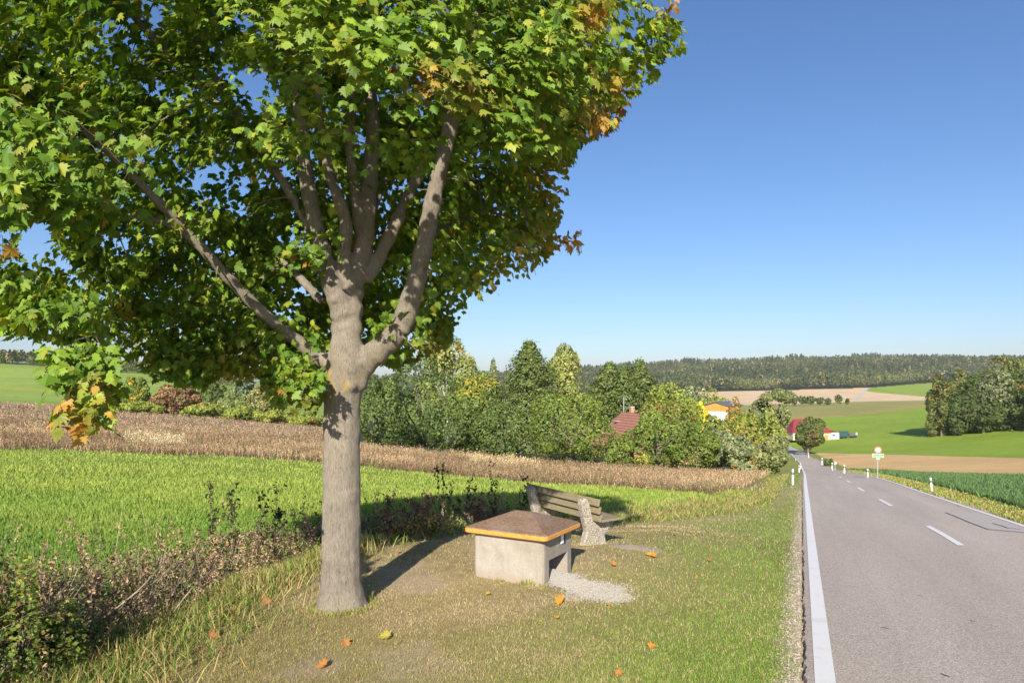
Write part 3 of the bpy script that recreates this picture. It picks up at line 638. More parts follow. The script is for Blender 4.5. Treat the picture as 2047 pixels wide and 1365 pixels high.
DG = [(.034, .054, .014), (.074, .102, .026)]; MG = [(.050, .074, .013), (.108, .138, .028)]; OG = [(.075, .10, .018), (.15, .17, .03)]
YG = [(.10, .13, .03), (.185, .19, .05)]; GG = [(.085, .105, .05), (.15, .165, .08)]; SP = [(.035, .055, .016), (.09, .11, .028)]; BR = [(.09, .11, .03), (.155, .165, .05)]
YL = (.42, .32, .03); OR = (.38, .20, .04)
belt = 'trees and shrubs of the garden belt'
T = [
 ('dense_shrub', 752, 66, 748, 120, 'shrub', DG, 'dark green shrub just right of the maple trunk in the garden belt', 'shrub', 5500),
 ('leafy_tree', 838, 72, 712, 180, 'shrub', DG, 'broad dark green tree under the right limb of the maple', 'tree', 8000),
 ('birch_tree', 893, 88, 648, 112, 'birch', BR + [YL], 'tallest birch of the belt with drooping yellow-green twigs', 'birch', 8500),
 ('leafy_tree', 960, 70, 748, 130, 'shrub', MG + [(.26, .23, .03)], 'green tree with bright yellow patches below the tall birch', 'tree', 6500),
 ('pine_tree', 986, 92, 716, 62, 'spruce', GG, 'small pointed conifer between the birch and the big spruce', 'conifer', 2200),
 ('spruce_tree', 1058, 82, 678, 240, 'spruce', SP + [], 'big dark spruce whose pointed top stands against the sky', 'spruce', 9000),
 ('birch_tree', 1126, 86, 692, 92, 'birch', BR + [(.24, .2, .05)], 'yellowing birch standing directly right of the big spruce', 'birch', 5500),
 ('dense_shrub', 905, 62, 800, 130, 'shrub', DG, 'low dark green shrub in front of the tall birch', 'shrub', 4500),
 ('dense_shrub', 1005, 61, 815, 130, 'shrub', DG, 'low dark green shrub in front of the big spruce', 'shrub', 4500),
 ('round_shrub', 1142, 61, 770, 205, 'shrub', MG, 'large rounded olive-green shrub left of the red tiled roof', 'shrub', 9000),
 ('spruce_tree', 1218, 125, 722, 190, 'spruce', SP, 'left one of the three spruces behind the red tiled roof', 'spruce', 7500),
 ('spruce_tree', 1248, 122, 728, 150, 'spruce', SP, 'lower middle one of the three spruces behind the red tiled roof', 'spruce', 5000),
 ('spruce_tree', 1278, 128, 717, 180, 'spruce', SP, 'right one of the three spruces behind the red tiled roof', 'spruce', 7500),
 ('leafy_tree', 1343, 82, 776, 135, 'round', OG + [(.17, .11, .035)], 'rounded tree with reddish top right of the red tiled roof', 'tree', 6000),
 ('weeping_shrub', 1315, 62, 818, 175, 'shrub', MG + [(.40, .37, .03)], 'shrub with drooping yellow shoots in front of the red tiled roof', 'shrub', 7500),
 ('green_shrub', 1240, 59.5, 878, 70, 'shrub', MG, 'small green shrub at the meadow edge under the red roof', 'shrub', 2200),
 ('green_shrub', 1395, 59, 852, 110, 'shrub', MG, 'fresh green shrub at the meadow edge before the grey willow', 'shrub', 4500),
 ('willow_shrub', 1436, 64, 852, 100, 'shrub', GG, 'grey-green willow shrub beside the fresh green shrub', 'shrub', 4500),
 ('small_tree', 1402, 150, 808, 28, 'round', [(.42, .33, .02), (.50, .40, .03)], 'small bright yellow tree left of the orange gabled house', 'tree', 1200),
 ('small_tree', 1470, 150, 803, 44, 'round', [(.17, .11, .04), (.22, .15, .055)], 'small rusty orange tree right of the orange gabled house', 'tree', 1400),
 ('small_tree', 1428, 110, 826, 46, 'round', MG + [YL], 'small green and yellow tree in front of the orange gabled house', 'tree', 1800),
 ('pine_tree', 1540, 112, 756, 110, 'pine', [(.055, .07, .028), (.13, .145, .06)], 'broad dark pine standing behind the yellowing bushes', 'pine', 6500),
 ('leafy_tree', 1492, 84, 820, 105, 'shrub', OG + [(.24, .19, .05)], 'brownish olive tree in front of the broad pine', 'tree', 5500),
 ('yellow_tree', 1543, 78, 822, 66, 'round', YG + [YL], 'yellow-green tree beside the road in front of the pine', 'tree', 4000),
 ('grey_bush', 1540, 61, 868, 86, 'shrub', [(.065, .085, .028), (.14, .15, .06)], 'grey-green bush nearest the road at the belt end', 'bush', 5000),
 ('grey_bush', 1482, 60, 872, 80, 'shrub', GG + [(.26, .17, .04)], 'grey-green bush with orange leaves left of the roadside bush', 'bush', 4000),
 ('leafy_tree', 1380, 200, 790, 60, 'round', OG, 'olive tree far behind the rounded reddish-topped tree', 'tree', 1600),
 ('leafy_tree', 1425, 260, 775, 60, 'round', OG + [(.22, .2, .07)], 'pale tree far behind the houses below the hill wood', 'tree', 1600),
 ('leafy_tree', 1385, 300, 770, 55, 'round', GG, 'grey-green tree far behind the houses below the hill wood', 'tree', 1500),
 ('leafy_tree', 1320, 180, 785, 70, 'round', MG, 'green tree between the two spruces and the far pale tree', 'tree', 1600),
 ('leafy_tree', 1165, 120, 790, 90, 'round', OG, 'olive tree behind the large rounded shrub', 'tree', 2500),
 ('round_tree', 1615, 225, 835, 64, 'round', [(.035, .05, .014), (.085, .10, .025), (.13, .075, .03)], 'round dark green roadside tree in front of the red barn roof', 'tree', 5000),
 ('small_bush', 1657, 128, 917.5, 18, 'shrub', DG, 'tiny dark bush on the far verge among the white posts', 'bush', 500),
 ('yellow_tree', 272, 128, 752, 52, 'round', MG + [(.42, .28, .02)], 'small tree with orange-yellow leaves in front of the green hill', 'tree', 2500),
 ('red_bush', 350, 118, 768, 104, 'shrub', [(.105, .068, .035), (.16, .10, .048)], 'rounded reddish brown bush in front of the green hill', 'bush', 4500),
 ('leafy_tree', 425, 150, 762, 60, 'round', DG, 'dark green tree right of the reddish brown bush', 'tree', 2500),
 ('spruce_tree', 488, 175, 724, 78, 'spruce', [(.05, .07, .045), (.10, .13, .08)], 'lone bluish spruce in front of the green hill', 'spruce', 3000),
 ('leafy_tree', 468, 138, 778, 66, 'shrub', [(.07, .10, .03), (.13, .15, .05)], 'pale green tree below the lone bluish spruce', 'tree', 2800),
 ('leafy_tree', 530, 128, 775, 74, 'shrub', [(.09, .10, .035), (.155, .145, .055)], 'pale yellowish tree right of the lone bluish spruce', 'tree', 2800),
 ('leafy_tree', 395, 190, 755, 70, 'shrub', MG, 'green tree half hidden behind the reddish brown bush', 'tree', 1800),
 ('hedge_bush', 215, 112, 792, 80, 'shrub', OG, 'low olive hedge bush left of the orange-yellow tree', 'bush', 2200),
 ('hedge_bush', 285, 112, 798, 80, 'shrub', OG + [(.2, .1, .04)], 'low hedge bush below the orange-yellow tree', 'bush', 2200),
 ('hedge_bush', 400, 113, 805, 90, 'shrub', OG + [(.2, .1, .04)], 'low hedge bush below the dark green hill tree', 'bush', 2200),
 ('hedge_bush', 480, 112, 812, 90, 'shrub', OG, 'low hedge bush below the pale green hill tree', 'bush', 2200),
 ('hedge_bush', 550, 110, 818, 90, 'shrub', OG + [(.24, .1, .04)], 'low hedge bush with red leaves below the pale yellowish tree', 'bush', 2200),
 ('hedge_bush', 615, 108, 828, 80, 'shrub', OG + [(.24, .1, .04)], 'low hedge bush just left of the maple trunk', 'bush', 2000),
]
for i, (nm, px_, y_, top, w_, kind, cols, label, cat, n_) in enumerate(T):
    plant_tree(nm, px_, y_, top, w_, kind, cols, label, cat, 100 + i, int(n_ * 1.45))
# the grove on the right slope
grove = 'trees of the grove on the right slope'
GM = [(.05, .07, .02), (.13, .13, .04)]
GR = [(1882, 262, 752, 56, 'shrub', GM + [(.2, .17, .04)], 'golden-topped first tree at the left tip of the grove'), (1908, 268, 742, 66, 'shrub', GM, 'olive green tree second from the tip of the grove'),
 (1912, 258, 775, 56, 'shrub', DG, 'dark low tree at the foot of the olive grove tree'), (1940, 264, 752, 76, 'shrub', DG, 'dark green tree in the front row of the grove'),
 (1955, 290, 727, 80, 'shrub', GM + [YL], 'pale yellow-topped tree standing behind the front row of the grove'), (1990, 300, 726, 90, 'shrub', GM + [(.2, .16, .04)], 'yellowish olive tree in the back row of the grove'),
 (1992, 258, 748, 92, 'shrub', GG, 'large grey-green tree in the middle of the grove front'), (2040, 285, 716, 80, 'birch', BR, 'tall yellow birch at the frame edge of the grove'),
 (2038, 330, 698, 120, 'pine', DG, 'dark pine towering above the back of the grove'), (2050, 255, 765, 90, 'shrub', DG + [OR], 'dark tree with orange sprays at the frame edge'),
 (1965, 254, 795, 80, 'shrub', DG, 'low dark undergrowth bush under the grey-green grove tree'), (2022, 252, 795, 90, 'shrub', DG, 'low dark undergrowth bush right of the grey-green grove tree'),
 (1895, 268, 762, 70, 'shrub', DG, 'dark rounded tree filling the left end of the grove'), (1925, 275, 750, 90, 'shrub', DG, 'dark tree behind the front row near the grove tip'), (1968, 275, 745, 100, 'shrub', DG, 'broad dark tree in the second row of the grove'), (2015, 270, 738, 110, 'shrub', DG, 'broad dark tree in the second row near the frame edge')]
for i, (px_, y_, top, w_, kind, cols, label) in enumerate(GR):
    plant_tree('grove_tree', px_, y_, top, w_, kind, cols, label, 'tree', 300 + i, 5000, 1.5, grove)
for i, (px_, y_, top, w_) in enumerate([(2100, 235, 735, 90), (2160, 225, 725, 100), (2230, 215, 720, 110), (2310, 205, 715, 110), (2130, 270, 715, 90), (2220, 255, 705, 110)]):
    plant_tree('grove_tree', px_, y_, top, w_, 'shrub', DG, 'dark grove tree beyond the picture edge', 'tree', 340 + i, 2200, 1.3, grove + ' beyond the edge')
# little trees between the far stubble fields
hr = 'small trees between the far fields'
for i, (px_, y_, top, w_) in enumerate([(1588, 700, 788, 16), (1604, 700, 791, 18), (1620, 700, 790, 18), (1638, 705, 794, 18), (1655, 705, 796, 14), (1677, 712, 790, 15), (1694, 715, 796, 9)]):
    plant_tree('field_tree', px_, y_, top, w_, 'round', DG, ['dark small tree at the left end of the far field row', 'second dark small tree of the far field row', 'third dark small tree of the far field row', 'fourth dark small tree of the far field row', 'last low tree of the far field row', 'lone round dark tree right of the far field row', 'tiny dark bush beside the far field track'][i], 'tree', 360 + i, 500, 1.6, hr, leaf=1.0)

# ------------------------------------------------------------------ far woods (nobody could count them)
def wood(name, label, pts, hs, seed, conif=.6, cols=None):
    r = np.random.default_rng(seed); P = []; N = []; S = []; C = []; LF = lump(pts[:, 0], pts[:, 1], .012, seed) ; L2 = lump(pts[:, 0], pts[:, 1], .03, seed + 1)
    for i_, ((x, y, z), h) in enumerate(zip(pts, hs)):
        h = h * (1 + .22 * LF[i_] + .18 * L2[i_])
        cf = r.uniform() < conif + .5 * LF[i_]; k = 46; w = h * (.17 if cf else .30)
        tone = np.clip(r.uniform(.0, .5) + (0 if cf else .3) - .55 * L2[i_] - .25 * LF[i_], 0, 1); base = np.array((.040, .065, .025)) * (1 - tone) + np.array((.15, .17, .055)) * tone
        if r.uniform() < .08: base = np.array((.24, .21, .10))
        if not cf:
            q = r.normal(0, 1, (k, 3)); q /= np.linalg.norm(q, axis=1)[:, None]; p = q * np.array([w, w, h * .36]) * r.uniform(.8, 1.05, (k, 1)) + np.array([0, 0, h * .62])
        else:
            t = r.uniform(0, 1, k) ** .8; a = r.uniform(0, 6.283, k); rad = w * (1 - t) * r.uniform(.6, 1.1, k) + .2; p = np.stack([rad * np.cos(a), rad * np.sin(a), h * (.25 + .75 * t)], 1); q = np.stack([np.cos(a), np.sin(a), np.full(k, .5)], 1)
        P.append(p + np.array([x, y, z])); N.append(q + r.normal(0, .4, (k, 3))); S.append(np.full(k, h * .075) * r.uniform(.6, 1.3, k)); C.append(np.tile(base, (k, 1)) * r.uniform(.75, 1.25, (k, 1)))
    P = np.concatenate(P); V, f = cards(P, np.concatenate(N), np.concatenate(S), .8)
    return tag(np_mesh(name, V, f, M['foliage'], col=np.repeat(np.concatenate(C), 4, 0)), label, 'wood', kind='stuff')
r = np.random.default_rng(77)
n = 15000; px = r.uniform(940, 2350, n); y = r.uniform(1000, 2350, n); x = (px - CX) / F * y; z = ground(x, y); py = HY - F * z / y
pf = np.interp(px, [940, 1100, 1400, 1563, 1739, 1852, 3000], [806, 803, 783, 779.5, 774.5, 765, 765]); k = (py < pf) & (r.uniform(0, 1, n) < .35 + y / 2400)
k &= ~((px > 1150) & (px < 1420) & (y < 1000)); pts = np.stack([x, y, z], 1)[k]
edge = []; 
for px_ in np.arange(1090, 2330, 3.2):
    pe = np.interp(px_, [940, 1100, 1400, 1563, 1739, 1852, 3000], [806, 803, 783, 779.5, 774.5, 765, 765])
    ys = np.linspace(900, 2100, 500); g = ground((px_ - CX) / F * ys, ys); pp = HY - F * g / ys; j = np.argmax(pp < pe); edge.append(((px_ - CX) / F * ys[j], ys[j], g[j]))
wood('hill_wood', 'wide dark mixed forest covering the far hill', np.concatenate([pts, np.array(edge)]), np.concatenate([r.uniform(16, 30, len(pts)), r.uniform(22, 30, len(edge))]), 5, .55)
n = 1500; px = r.uniform(-500, 470, n); y = r.uniform(445, 600, n); x = (px - CX) / F * y; z = ground(x, y) - 1.5
hs = r.uniform(7, 12, n) * np.interp(px, [-500, 60, 240, 330, 470], [1.1, .9, .75, .95, .7]) * (r.uniform(0, 1, n) < .97)
wood('crest_wood', 'thin dark line of wood along the crest of the green hill', np.stack([x, y, z], 1), hs, 6, .5)
n = 1600; px = r.uniform(480, 1000, n); y = r.uniform(1900, 2300, n); x = (px - CX) / F * y; z = ground(x, y)
wood('distant_wood', 'hazy distant wood low on the horizon behind the maple', np.stack([x, y, z], 1), r.uniform(14, 24, n), 8, .6)

# ------------------------------------------------------------------ buildings
def gable_house(name, A, B, eave_off, eave_drop, wall_h, roofm, wallm, label, cat, over=.4, zbase=None):
    """A,B ridge ends (world); builds walls, two roof slopes as one roof mesh"""
    A = Vector(A); B = Vector(B); d = (B - A).normalized(); L = (B - A).length; nrm = Vector((-d.y, d.x, 0))
    o = Vector(((A.x + B.x) / 2, (A.y + B.y) / 2, (zbase if zbase is not None else A.z - eave_drop - wall_h)))
    root = empty(name, o, label, cat, rz=math.atan2(d.y, d.x)); zr_ = A.z - o.z
    hl = L / 2; b = MB()
    for s in (-1, 1):
        b.add([(-hl, 0, zr_), (hl, 0, zr_), (hl, s * eave_off, zr_ - eave_drop), (-hl, s * eave_off, zr_ - eave_drop),
               (-hl, 0, zr_ - .15), (hl, 0, zr_ - .15), (hl, s * eave_off, zr_ - eave_drop - .15), (-hl, s * eave_off, zr_ - eave_drop - .15)],
              [(0, 1, 2, 3), (4, 7, 6, 5), (0, 3, 7, 4), (1, 5, 6, 2), (3, 2, 6, 7)])
    roof = b.build('roof', roofm, root)
    w = MB(); hw = eave_off - over; g = hl - over; zt = zr_ - eave_drop * hw / eave_off - .2
    w.add([(-g, -hw, 0), (g, -hw, 0), (g, hw, 0), (-g, hw, 0), (-g, -hw, zt), (g, -hw, zt), (g, hw, zt), (-g, hw, zt), (-g, 0, zr_ - .22), (g, 0, zr_ - .22)],
          [(0, 1, 5, 4), (2, 3, 7, 6), (1, 2, 6, 9, 5), (3, 0, 4, 8, 7)])
    w.build('wall', wallm, root)
    return root, roof, (hl, hw, g, zr_, zt)
# house with the red tiled roof
yA = 98.0; zA = -(823 - HY) / F * yA; A = ((1243 - CX) / F * yA, yA, zA); yB = -zA * F / (830.5 - HY); B = ((1338 - CX) / F * yB, yB, zA)
root, roof, dims = gable_house('tiled_house', A, B, 5.0, 4.4, 2.6, M['tile'], M['brick'], 'house with a red tiled gable roof among the shrubs', 'house')
hl, hw, g, zr_, zt = dims
b = MB().box((-hl + 2.2, .5, zr_ + .1), (.55, .5, 1.3)); ch = b.build('chimney', M['brick'], roof); MB().box((-hl + 2.2, .5, zr_ + .78), (.68, .62, .08)).build('chimney_cap', M['white'], roof)
MB().box((-hl + 2.0, -1.6, zr_ - 1.22), (.7, .9, .12)).build('roof_window', M['metal'], roof)
for k in (-3, 0, 3):
    f_ = MB().box((k, -hw - .03, 1.5), (1.1, .08, 1.2)).build('window', M['white'], root)
    MB().box((k, -hw - .08, 1.5), (.95, .04, 1.05)).build('pane', M['window'], f_)
b = MB().tube([(-hl + .45, .1, zr_ - .2), (-hl + .45, .1, zr_ + 2.2)], .045, 6)
ant = b.build('antenna', M['metal'], root)
b = MB()
for zz, L_, o_ in ((2.15, 1.9, .6), (1.85, .9, .35), (1.7, .9, .35), (1.2, 1.2, .3), (.5, 2.2, 0.0)):
    b.tube([(-hl + .45 - L_ / 2 + o_, .1 - .03 * L_, zr_ + zz), (-hl + .45 + L_ / 2 + o_, .1 + .03 * L_, zr_ + zz)], .03, 5)
b.build('antenna_rods', M['metal'], root)
# orange gabled house and its low red roofed neighbour
yo = 165.0
def W(px, py, y): return ((px - CX) / F * y, y, -(py - HY) / F * y)
A = Vector(W(1430, 802.5, yo)); B = A + Vector((6.5, 9, 0)); zb = gz(A.x, yo) - .3
root, roof, (hl, hw, g, zr_, zt) = gable_house('orange_house', A, B, 3.4, 1.0, 6, M['slate'], M['orange_wood'], 'tall house with an orange gable and slate blue roof', 'house', zbase=zb)
b = MB().box((-g - .08, 0, zt / 2 - .6), (.1, hw * 2 - .3, max(1, zt - 1.4))); b.build('lower_wall', M['white'], root)
for s in (-1, 1):
    f_ = MB().box((-g - .17, s * 1.2, zt * .5), (.1, 1.1, 1.2)).build('window', M['orange_wood'], root); MB().box((-g - .25, s * 1.2, zt * .5), (.04, .9, 1.0)).build('pane', M['window'], f_)
A = Vector(W(1393, 821.5, 155)); B = Vector(W(1413, 822, 153))
root, roof, (hl, hw, g, zr_, zt) = gable_house('low_house', A, B, 2.6, 1.4, 5, M['barn_roof'], M['plaster'], 'low house with a faded red roof beside the yellow tree', 'house', zbase=gz(A.x, 155) - .3)
f_ = MB().box((0, -hw - .04, zt - 1.0), (1, .08, 1)).build('window', M['white'], root); MB().box((0, -hw - .1, zt - 1.0), (.8, .04, .8)).build('pane', M['window'], f_)
# barn with hipped red roof
yb_ = 300.0; bx = (1608 - CX) / F * yb_; zb = gz(bx + 8, yb_); s_ = yb_ / F
root = empty('red_barn', (bx, yb_, zb), 'barn with a large dark red hipped roof behind the round tree', 'barn')
def L(px, py, dy=0.0): return ((px - CX) / F * yb_ - bx, dy, -(py - HY) / F * yb_ - zb)
r0, r1 = L(1587, 837.5), L(1634, 837.5); e0, e1 = L(1573, 862), L(1651, 862); zt = r0[2]; ze = e0[2]
b = MB().add([(e0[0], -6, ze), (e1[0], -6, ze), (e1[0], 6, ze), (e0[0], 6, ze), (r0[0], 0, zt), (r1[0], 0, zt), (e0[0], -6, ze - .3), (e1[0], -6, ze - .3), (e1[0], 6, ze - .3), (e0[0], 6, ze - .3)],
  [(0, 1, 5, 4), (2, 3, 4, 5), (1, 2, 5), (3, 0, 4), (0, 6, 7, 1), (1, 7, 8, 2), (2, 8, 9, 3), (3, 9, 6, 0), (6, 9, 8, 7)])
b.build('roof', M['barn_roof'], root)
MB().box(((e0[0] + e1[0]) / 2, 0, (ze - .32) / 2), (e1[0] - e0[0] - .8, 11.2, ze - .32)).build('wall', M['plaster'], root)
x0, x1 = L(1651, 0)[0], L(1668, 0)[0]
MB().add([(x0 - .2, -4.6, ze + .9), (x1, -4.6, ze + .1), (x1, 3, ze + .1), (x0 - .2, 3, ze + .9), (x0 - .2, -4.6, ze + .7), (x1, -4.6, ze - .1), (x1, 3, ze - .1), (x0 - .2, 3, ze + .7)],
  [(0, 1, 2, 3), (4, 7, 6, 5), (0, 4, 5, 1), (1, 5, 6, 2), (2, 6, 7, 3), (3, 7, 4, 0)]).build('lean_to_roof', M['barn_roof'], root)
MB().box(((x0 + x1) / 2, -.8, ze / 2 - .1), (x1 - x0 - .1, 7.4, ze - .2)).build('lean_to_wall', M['white'], root)
MB().box((L(1640, 0)[0], -5.7, ze / 2 - .4), (1.6, .2, 1.9)).build('door', M['orange_wood'], root)
f_ = MB().box((L(1657, 0)[0], -4.6, ze * .6), (1.4, .12, .8)).build('window', M['white'], root); MB().box((L(1657, 0)[0], -4.68, ze * .6), (1.2, .05, .6)).build('pane', M['window'], f_)
MB().box((L(1660, 0)[0], -4.75, .4), (2.6, .3, .7)).build('plinth', M['white'], root)
# the two trailers beside the barn
def trailer(px0, px1, top, mat, label, mark=False):
    x0 = (px0 - CX) / F * yb_; x1 = (px1 - CX) / F * yb_; cx = (x0 + x1) / 2; w = x1 - x0; z0 = gz(cx, yb_ - 3); h = -(top - HY) / F * yb_ - z0
    t_ = empty('farm_trailer', (cx, yb_ - 3, z0), label, 'trailer')
    MB().box((0, 0, .75 + (h - .75) / 2), (w, 2.3, h - .75)).build('body', mat, t_, bevel=.12)
    MB().box((0, 0, .62), (w * .96, 1.2, .2)).build('chassis', M['metal'], t_)
    for sx in (-.55, .75):
        for sy in (-1, 1): 
            wl = MB().tube([(sx, sy * .95 - .12, .42), (sx, sy * .95 + .12, .42)], .42, 16).build('wheel', M['black_plastic'], t_)
    for k in np.linspace(-w / 2 + .3, w / 2 - .3, 6): MB().box((k, -1.18, .75 + (h - .75) / 2), (.09, .08, h - .9)).build('rib', mat, t_)
    if mark:
        pts = [(.55 * math.cos(a) * .6 + w * .27, -1.24, 1.75 + .5 * math.sin(a)) for a in np.linspace(.7, 5.9, 14)] + [(w * .27 + .05, -1.24, 1.7)]
        MB().tube(pts, .1, 5).build('emblem', M['white_plastic'], t_)
trailer(1670, 1687.5, 861, M['container_green'], 'dark green covered farm trailer next to the barn')
trailer(1689, 1707, 865.5, M['container_grey'], 'dark grey farm trailer with a round white mark', True)
# parked car half hidden under the round tree
c0 = at(1600, 222); car = empty('parked_car', (c0.x, c0.y, c0.z), 'dark parked car in the shade left of the round tree', 'car', rz=.05)
prof = [(-2, .25), (-2.02, .75), (-1.3, .9), (-.75, 1.38), (.55, 1.42), (1.1, .95), (1.95, .8), (2.05, .3)]
MB().prism(prof, (0, 0, 0), (1, 0, 0), (0, 0, 1), (0, 1, 0), 1.7).build('body', M['container_grey'], car, bevel=.08)
MB().prism([(-1.1, .93), (-.7, 1.3), (.5, 1.34), (.95, .97)], (0, 0, 0), (1, 0, 0), (0, 0, 1), (0, 1, 0), 1.74).build('windows', M['window'], car)
for sx in (-1.3, 1.3):
    for sy in (-1, 1): MB().tube([(sx, sy * .8 - .1, .32), (sx, sy * .8 + .1, .32)], .32, 16).build('wheel', M['black_plastic'], car)

# ------------------------------------------------------------------ road posts and signs
def post_proto():
    r_ = empty('delineator_post', (0, 0, 0), 'x', 'marker post', 'white marker posts along the road')
    ol = [(-.055, -.04), (.055, -.04), (.055, .01), (.02, .05), (-.02, .05), (-.055, .01)]
    def ring(z0, z1, k=1.0, slope=0):
        vs = [(x * k, y * k, z0) for x, y in ol] + [(x * k, y * k, z1 + slope * y) for x, y in ol]; n = 6
        return MB().add(vs, [tuple(range(n))[::-1], tuple(range(n, 2 * n))] + [(i, (i + 1) % n, (i + 1) % n + n, i + n) for i in range(n)])
    ring(-.1, .66).build('lower_body', M['white_plastic'], r_); ring(.84, 1.0, 1, .5).build('upper_body', M['white_plastic'], r_)
    bd = ring(.66, .84, 1.04).build('black_band', M['black_plastic'], r_)
    MB().box((0, -.048, .75), (.03, .012, .11)).build('reflector', M['reflector'], bd)
    return r_
def copy_tree(o, parent=None):
    c = o.copy(); COL.objects.link(c); c.parent = parent
    for ch in [x for x in bpy.data.objects if x.parent == o]: copy_tree(ch, c)
    return c
proto = post_proto()
posts = [(1585, 938, 966, 35.5, 'tall white marker post on the grass left of the road'), (1597.5, 930, 945, 74, 'second white marker post on the left verge'),
 (1600.5, 926, 933.5, 108, 'small white marker post left of the road just behind the second'), (1590.5, 917, 923, 158, 'tiny white marker post at the left road bend under the bush'),
 (1863, 955, 983, 30, 'leaning white marker post in front of the dark green crop'), (1734.5, 937, 952, 47, 'white marker post directly left of the speed sign'),
 (1688, 929, 941, 66, 'white marker post right of the small round white sign'), (1663.5, 924.5, 932, 98, 'white marker post between the tiny bush and the small round sign'),
 (1643.5, 915, 923, 135, 'white marker post left of the tiny dark bush'), (1616.5, 905.5, 911.5, 190, 'farthest white marker post on the right verge near the round tree')]
for i, (px_, t_, b_, y_, lab) in enumerate(posts):
    o = proto if i == 0 else copy_tree(proto)
    p = at(px_, y_); h = -(t_ - HY) / F * y_ - p.z; h = max(.5, h)
    o.location = p; o.scale = (h if h < 1.3 else 1.2,) * 2 + (h,); o.rotation_euler = (0, R(-5) if i == 4 else 0, R(-20)); o['label'] = lab

def text_mesh(body, size, name, mat, parent, loc, rot, squash=1.0):
    cu = bpy.data.curves.new(name, 'FONT'); cu.body = body; cu.size = size; cu.align_x = 'CENTER'; cu.align_y = 'CENTER'; cu.extrude = .004
    o = bpy.data.objects.new(name, cu); COL.objects.link(o); dg = bpy.context.evaluated_depsgraph_get()
    me = bpy.data.meshes.new_from_object(o.evaluated_get(dg)); bpy.data.objects.remove(o); me.materials.clear(); me.materials.append(mat)
    o = bpy.data.objects.new(name, me); COL.objects.link(o); o.parent = parent; o.location = loc; o.rotation_euler = rot; o.scale = (squash, 1, 1)
    return o
ys_ = 44.0; p = at(1754.5, ys_); k = ys_ / F
sg = empty('traffic_sign', p, 'round red and white sign above a green name board on a steel pole', 'road sign', rz=R(-8))
H = lambda py: -(py - HY) / F * ys_ - p.z
MB().tube([(0, 0, -.3), (0, 0, H(894))], .032, 10).build('pole', M['metal'], sg)
zc = H(899); r_o = 7.0 * k
def disc(name, r, y0, y1, mat, par, zc=zc):
    return MB().tube([(0, y0, zc), (0, y1, zc)], r, 40).build(name, mat, par)
pl = disc('speed_plate', r_o, -.035, -.06, M['sign_red'], sg); disc('plate_face', r_o * .66, -.061, -.068, M['sign_white'], pl)
text_mesh('70', r_o * .85, 'plate_digits', M['sign_grey'], pl, (0, -.072, zc), (R(90), 0, 0), .85)
zg = H(910.3); w_ = 22 * k; h_ = 7.6 * k
bd = MB().box((0, -.05, zg), (w_, .03, h_)).build('name_board', M['sign_yellow'], sg, bevel=.02)
MB().box((0, -.069, zg), (w_ * .93, .01, h_ * .76)).build('board_face', M['sign_green'], bd)
text_mesh('Grasslfing', h_ * .62, 'board_lettering', M['sign_yellow'], bd, (0, -.078, zg - .01), (R(90), 0, 0), 1.0)
MB().box((0, -.04, H(916.5)), (6 * k, .02, 2.2 * k)).build('small_plate', M['sign_white'], sg)
p2 = at(1669.3, 96); s2 = empty('small_sign', p2, 'small round white sign on a low post at the stubble edge', 'road sign')
hz_ = -(925.5 - HY) / F * 96 - p2.z
MB().tube([(0, 0, -.2), (0, 0, hz_ + .1)], .04, 8).build('pole', M['metal'], s2); MB().tube([(0, -.05, hz_), (0, -.08, hz_)], .17, 24).build('plate', M['white_plastic'], s2)
# ------------------------------------------------------------------ grit bin
u = Vector((.87, -.49, 0)).normalized(); ang = math.atan2(u.y, u.x)
fr_c = Vector((.35, 7.8, 0)); Wd, Dp = .95, .84     # front right corner, width along -u, depth along v
v_ = Vector((-u.y, u.x, 0)); ctr = fr_c - u * Wd / 2 + v_ * Dp / 2; zb = gz(ctr.x, ctr.y) - .06
bn = empty('grit_bin', (ctr.x, ctr.y, zb), 'concrete roadside grit bin with a brown hipped lid and orange rim', 'grit bin', rz=ang)
ztop = -(1082 - HY) / F * 7.8 - zb; z0 = -.1
def rrect(w, d, r, n=5):
    o = []
    for cx, cy, a0 in ((w / 2 - r, d / 2 - r, 0), (-w / 2 + r, d / 2 - r, 90), (-w / 2 + r, -d / 2 + r, 180), (w / 2 - r, -d / 2 + r, 270)):
        for k in range(n): a = R(a0 + 90 * k / (n - 1)); o.append((cx + r * math.cos(a), cy + r * math.sin(a)))
    return o
def loft(rings, cap0=True, cap1=True):
    b = MB(); n = len(rings[0]); vs = [v for rg in rings for v in rg]; fs = []
    for i in range(len(rings) - 1):
        for k in range(n): fs.append((i * n + k, i * n + (k + 1) % n, (i + 1) * n + (k + 1) % n, (i + 1) * n + k))
    if cap0: fs.append(tuple(range(n)))
    if cap1: fs.append(tuple((len(rings) - 1) * n + k for k in range(n)))
    return b.add(vs, fs)
# body as an open box: three solid walls + the outlet wall with its opening
body = MB(); th = .07
o_ = rrect(Wd, Dp, .07); i_ = rrect(Wd - 2 * th, Dp - 2 * th, .04); n = len(o_)
ro = [[(x, y, z0) for x, y in o_], [(x, y, ztop) for x, y in o_]]
lo = loft(ro, True, True); obj = lo.build('body', M['concrete'], bn, smooth=False)
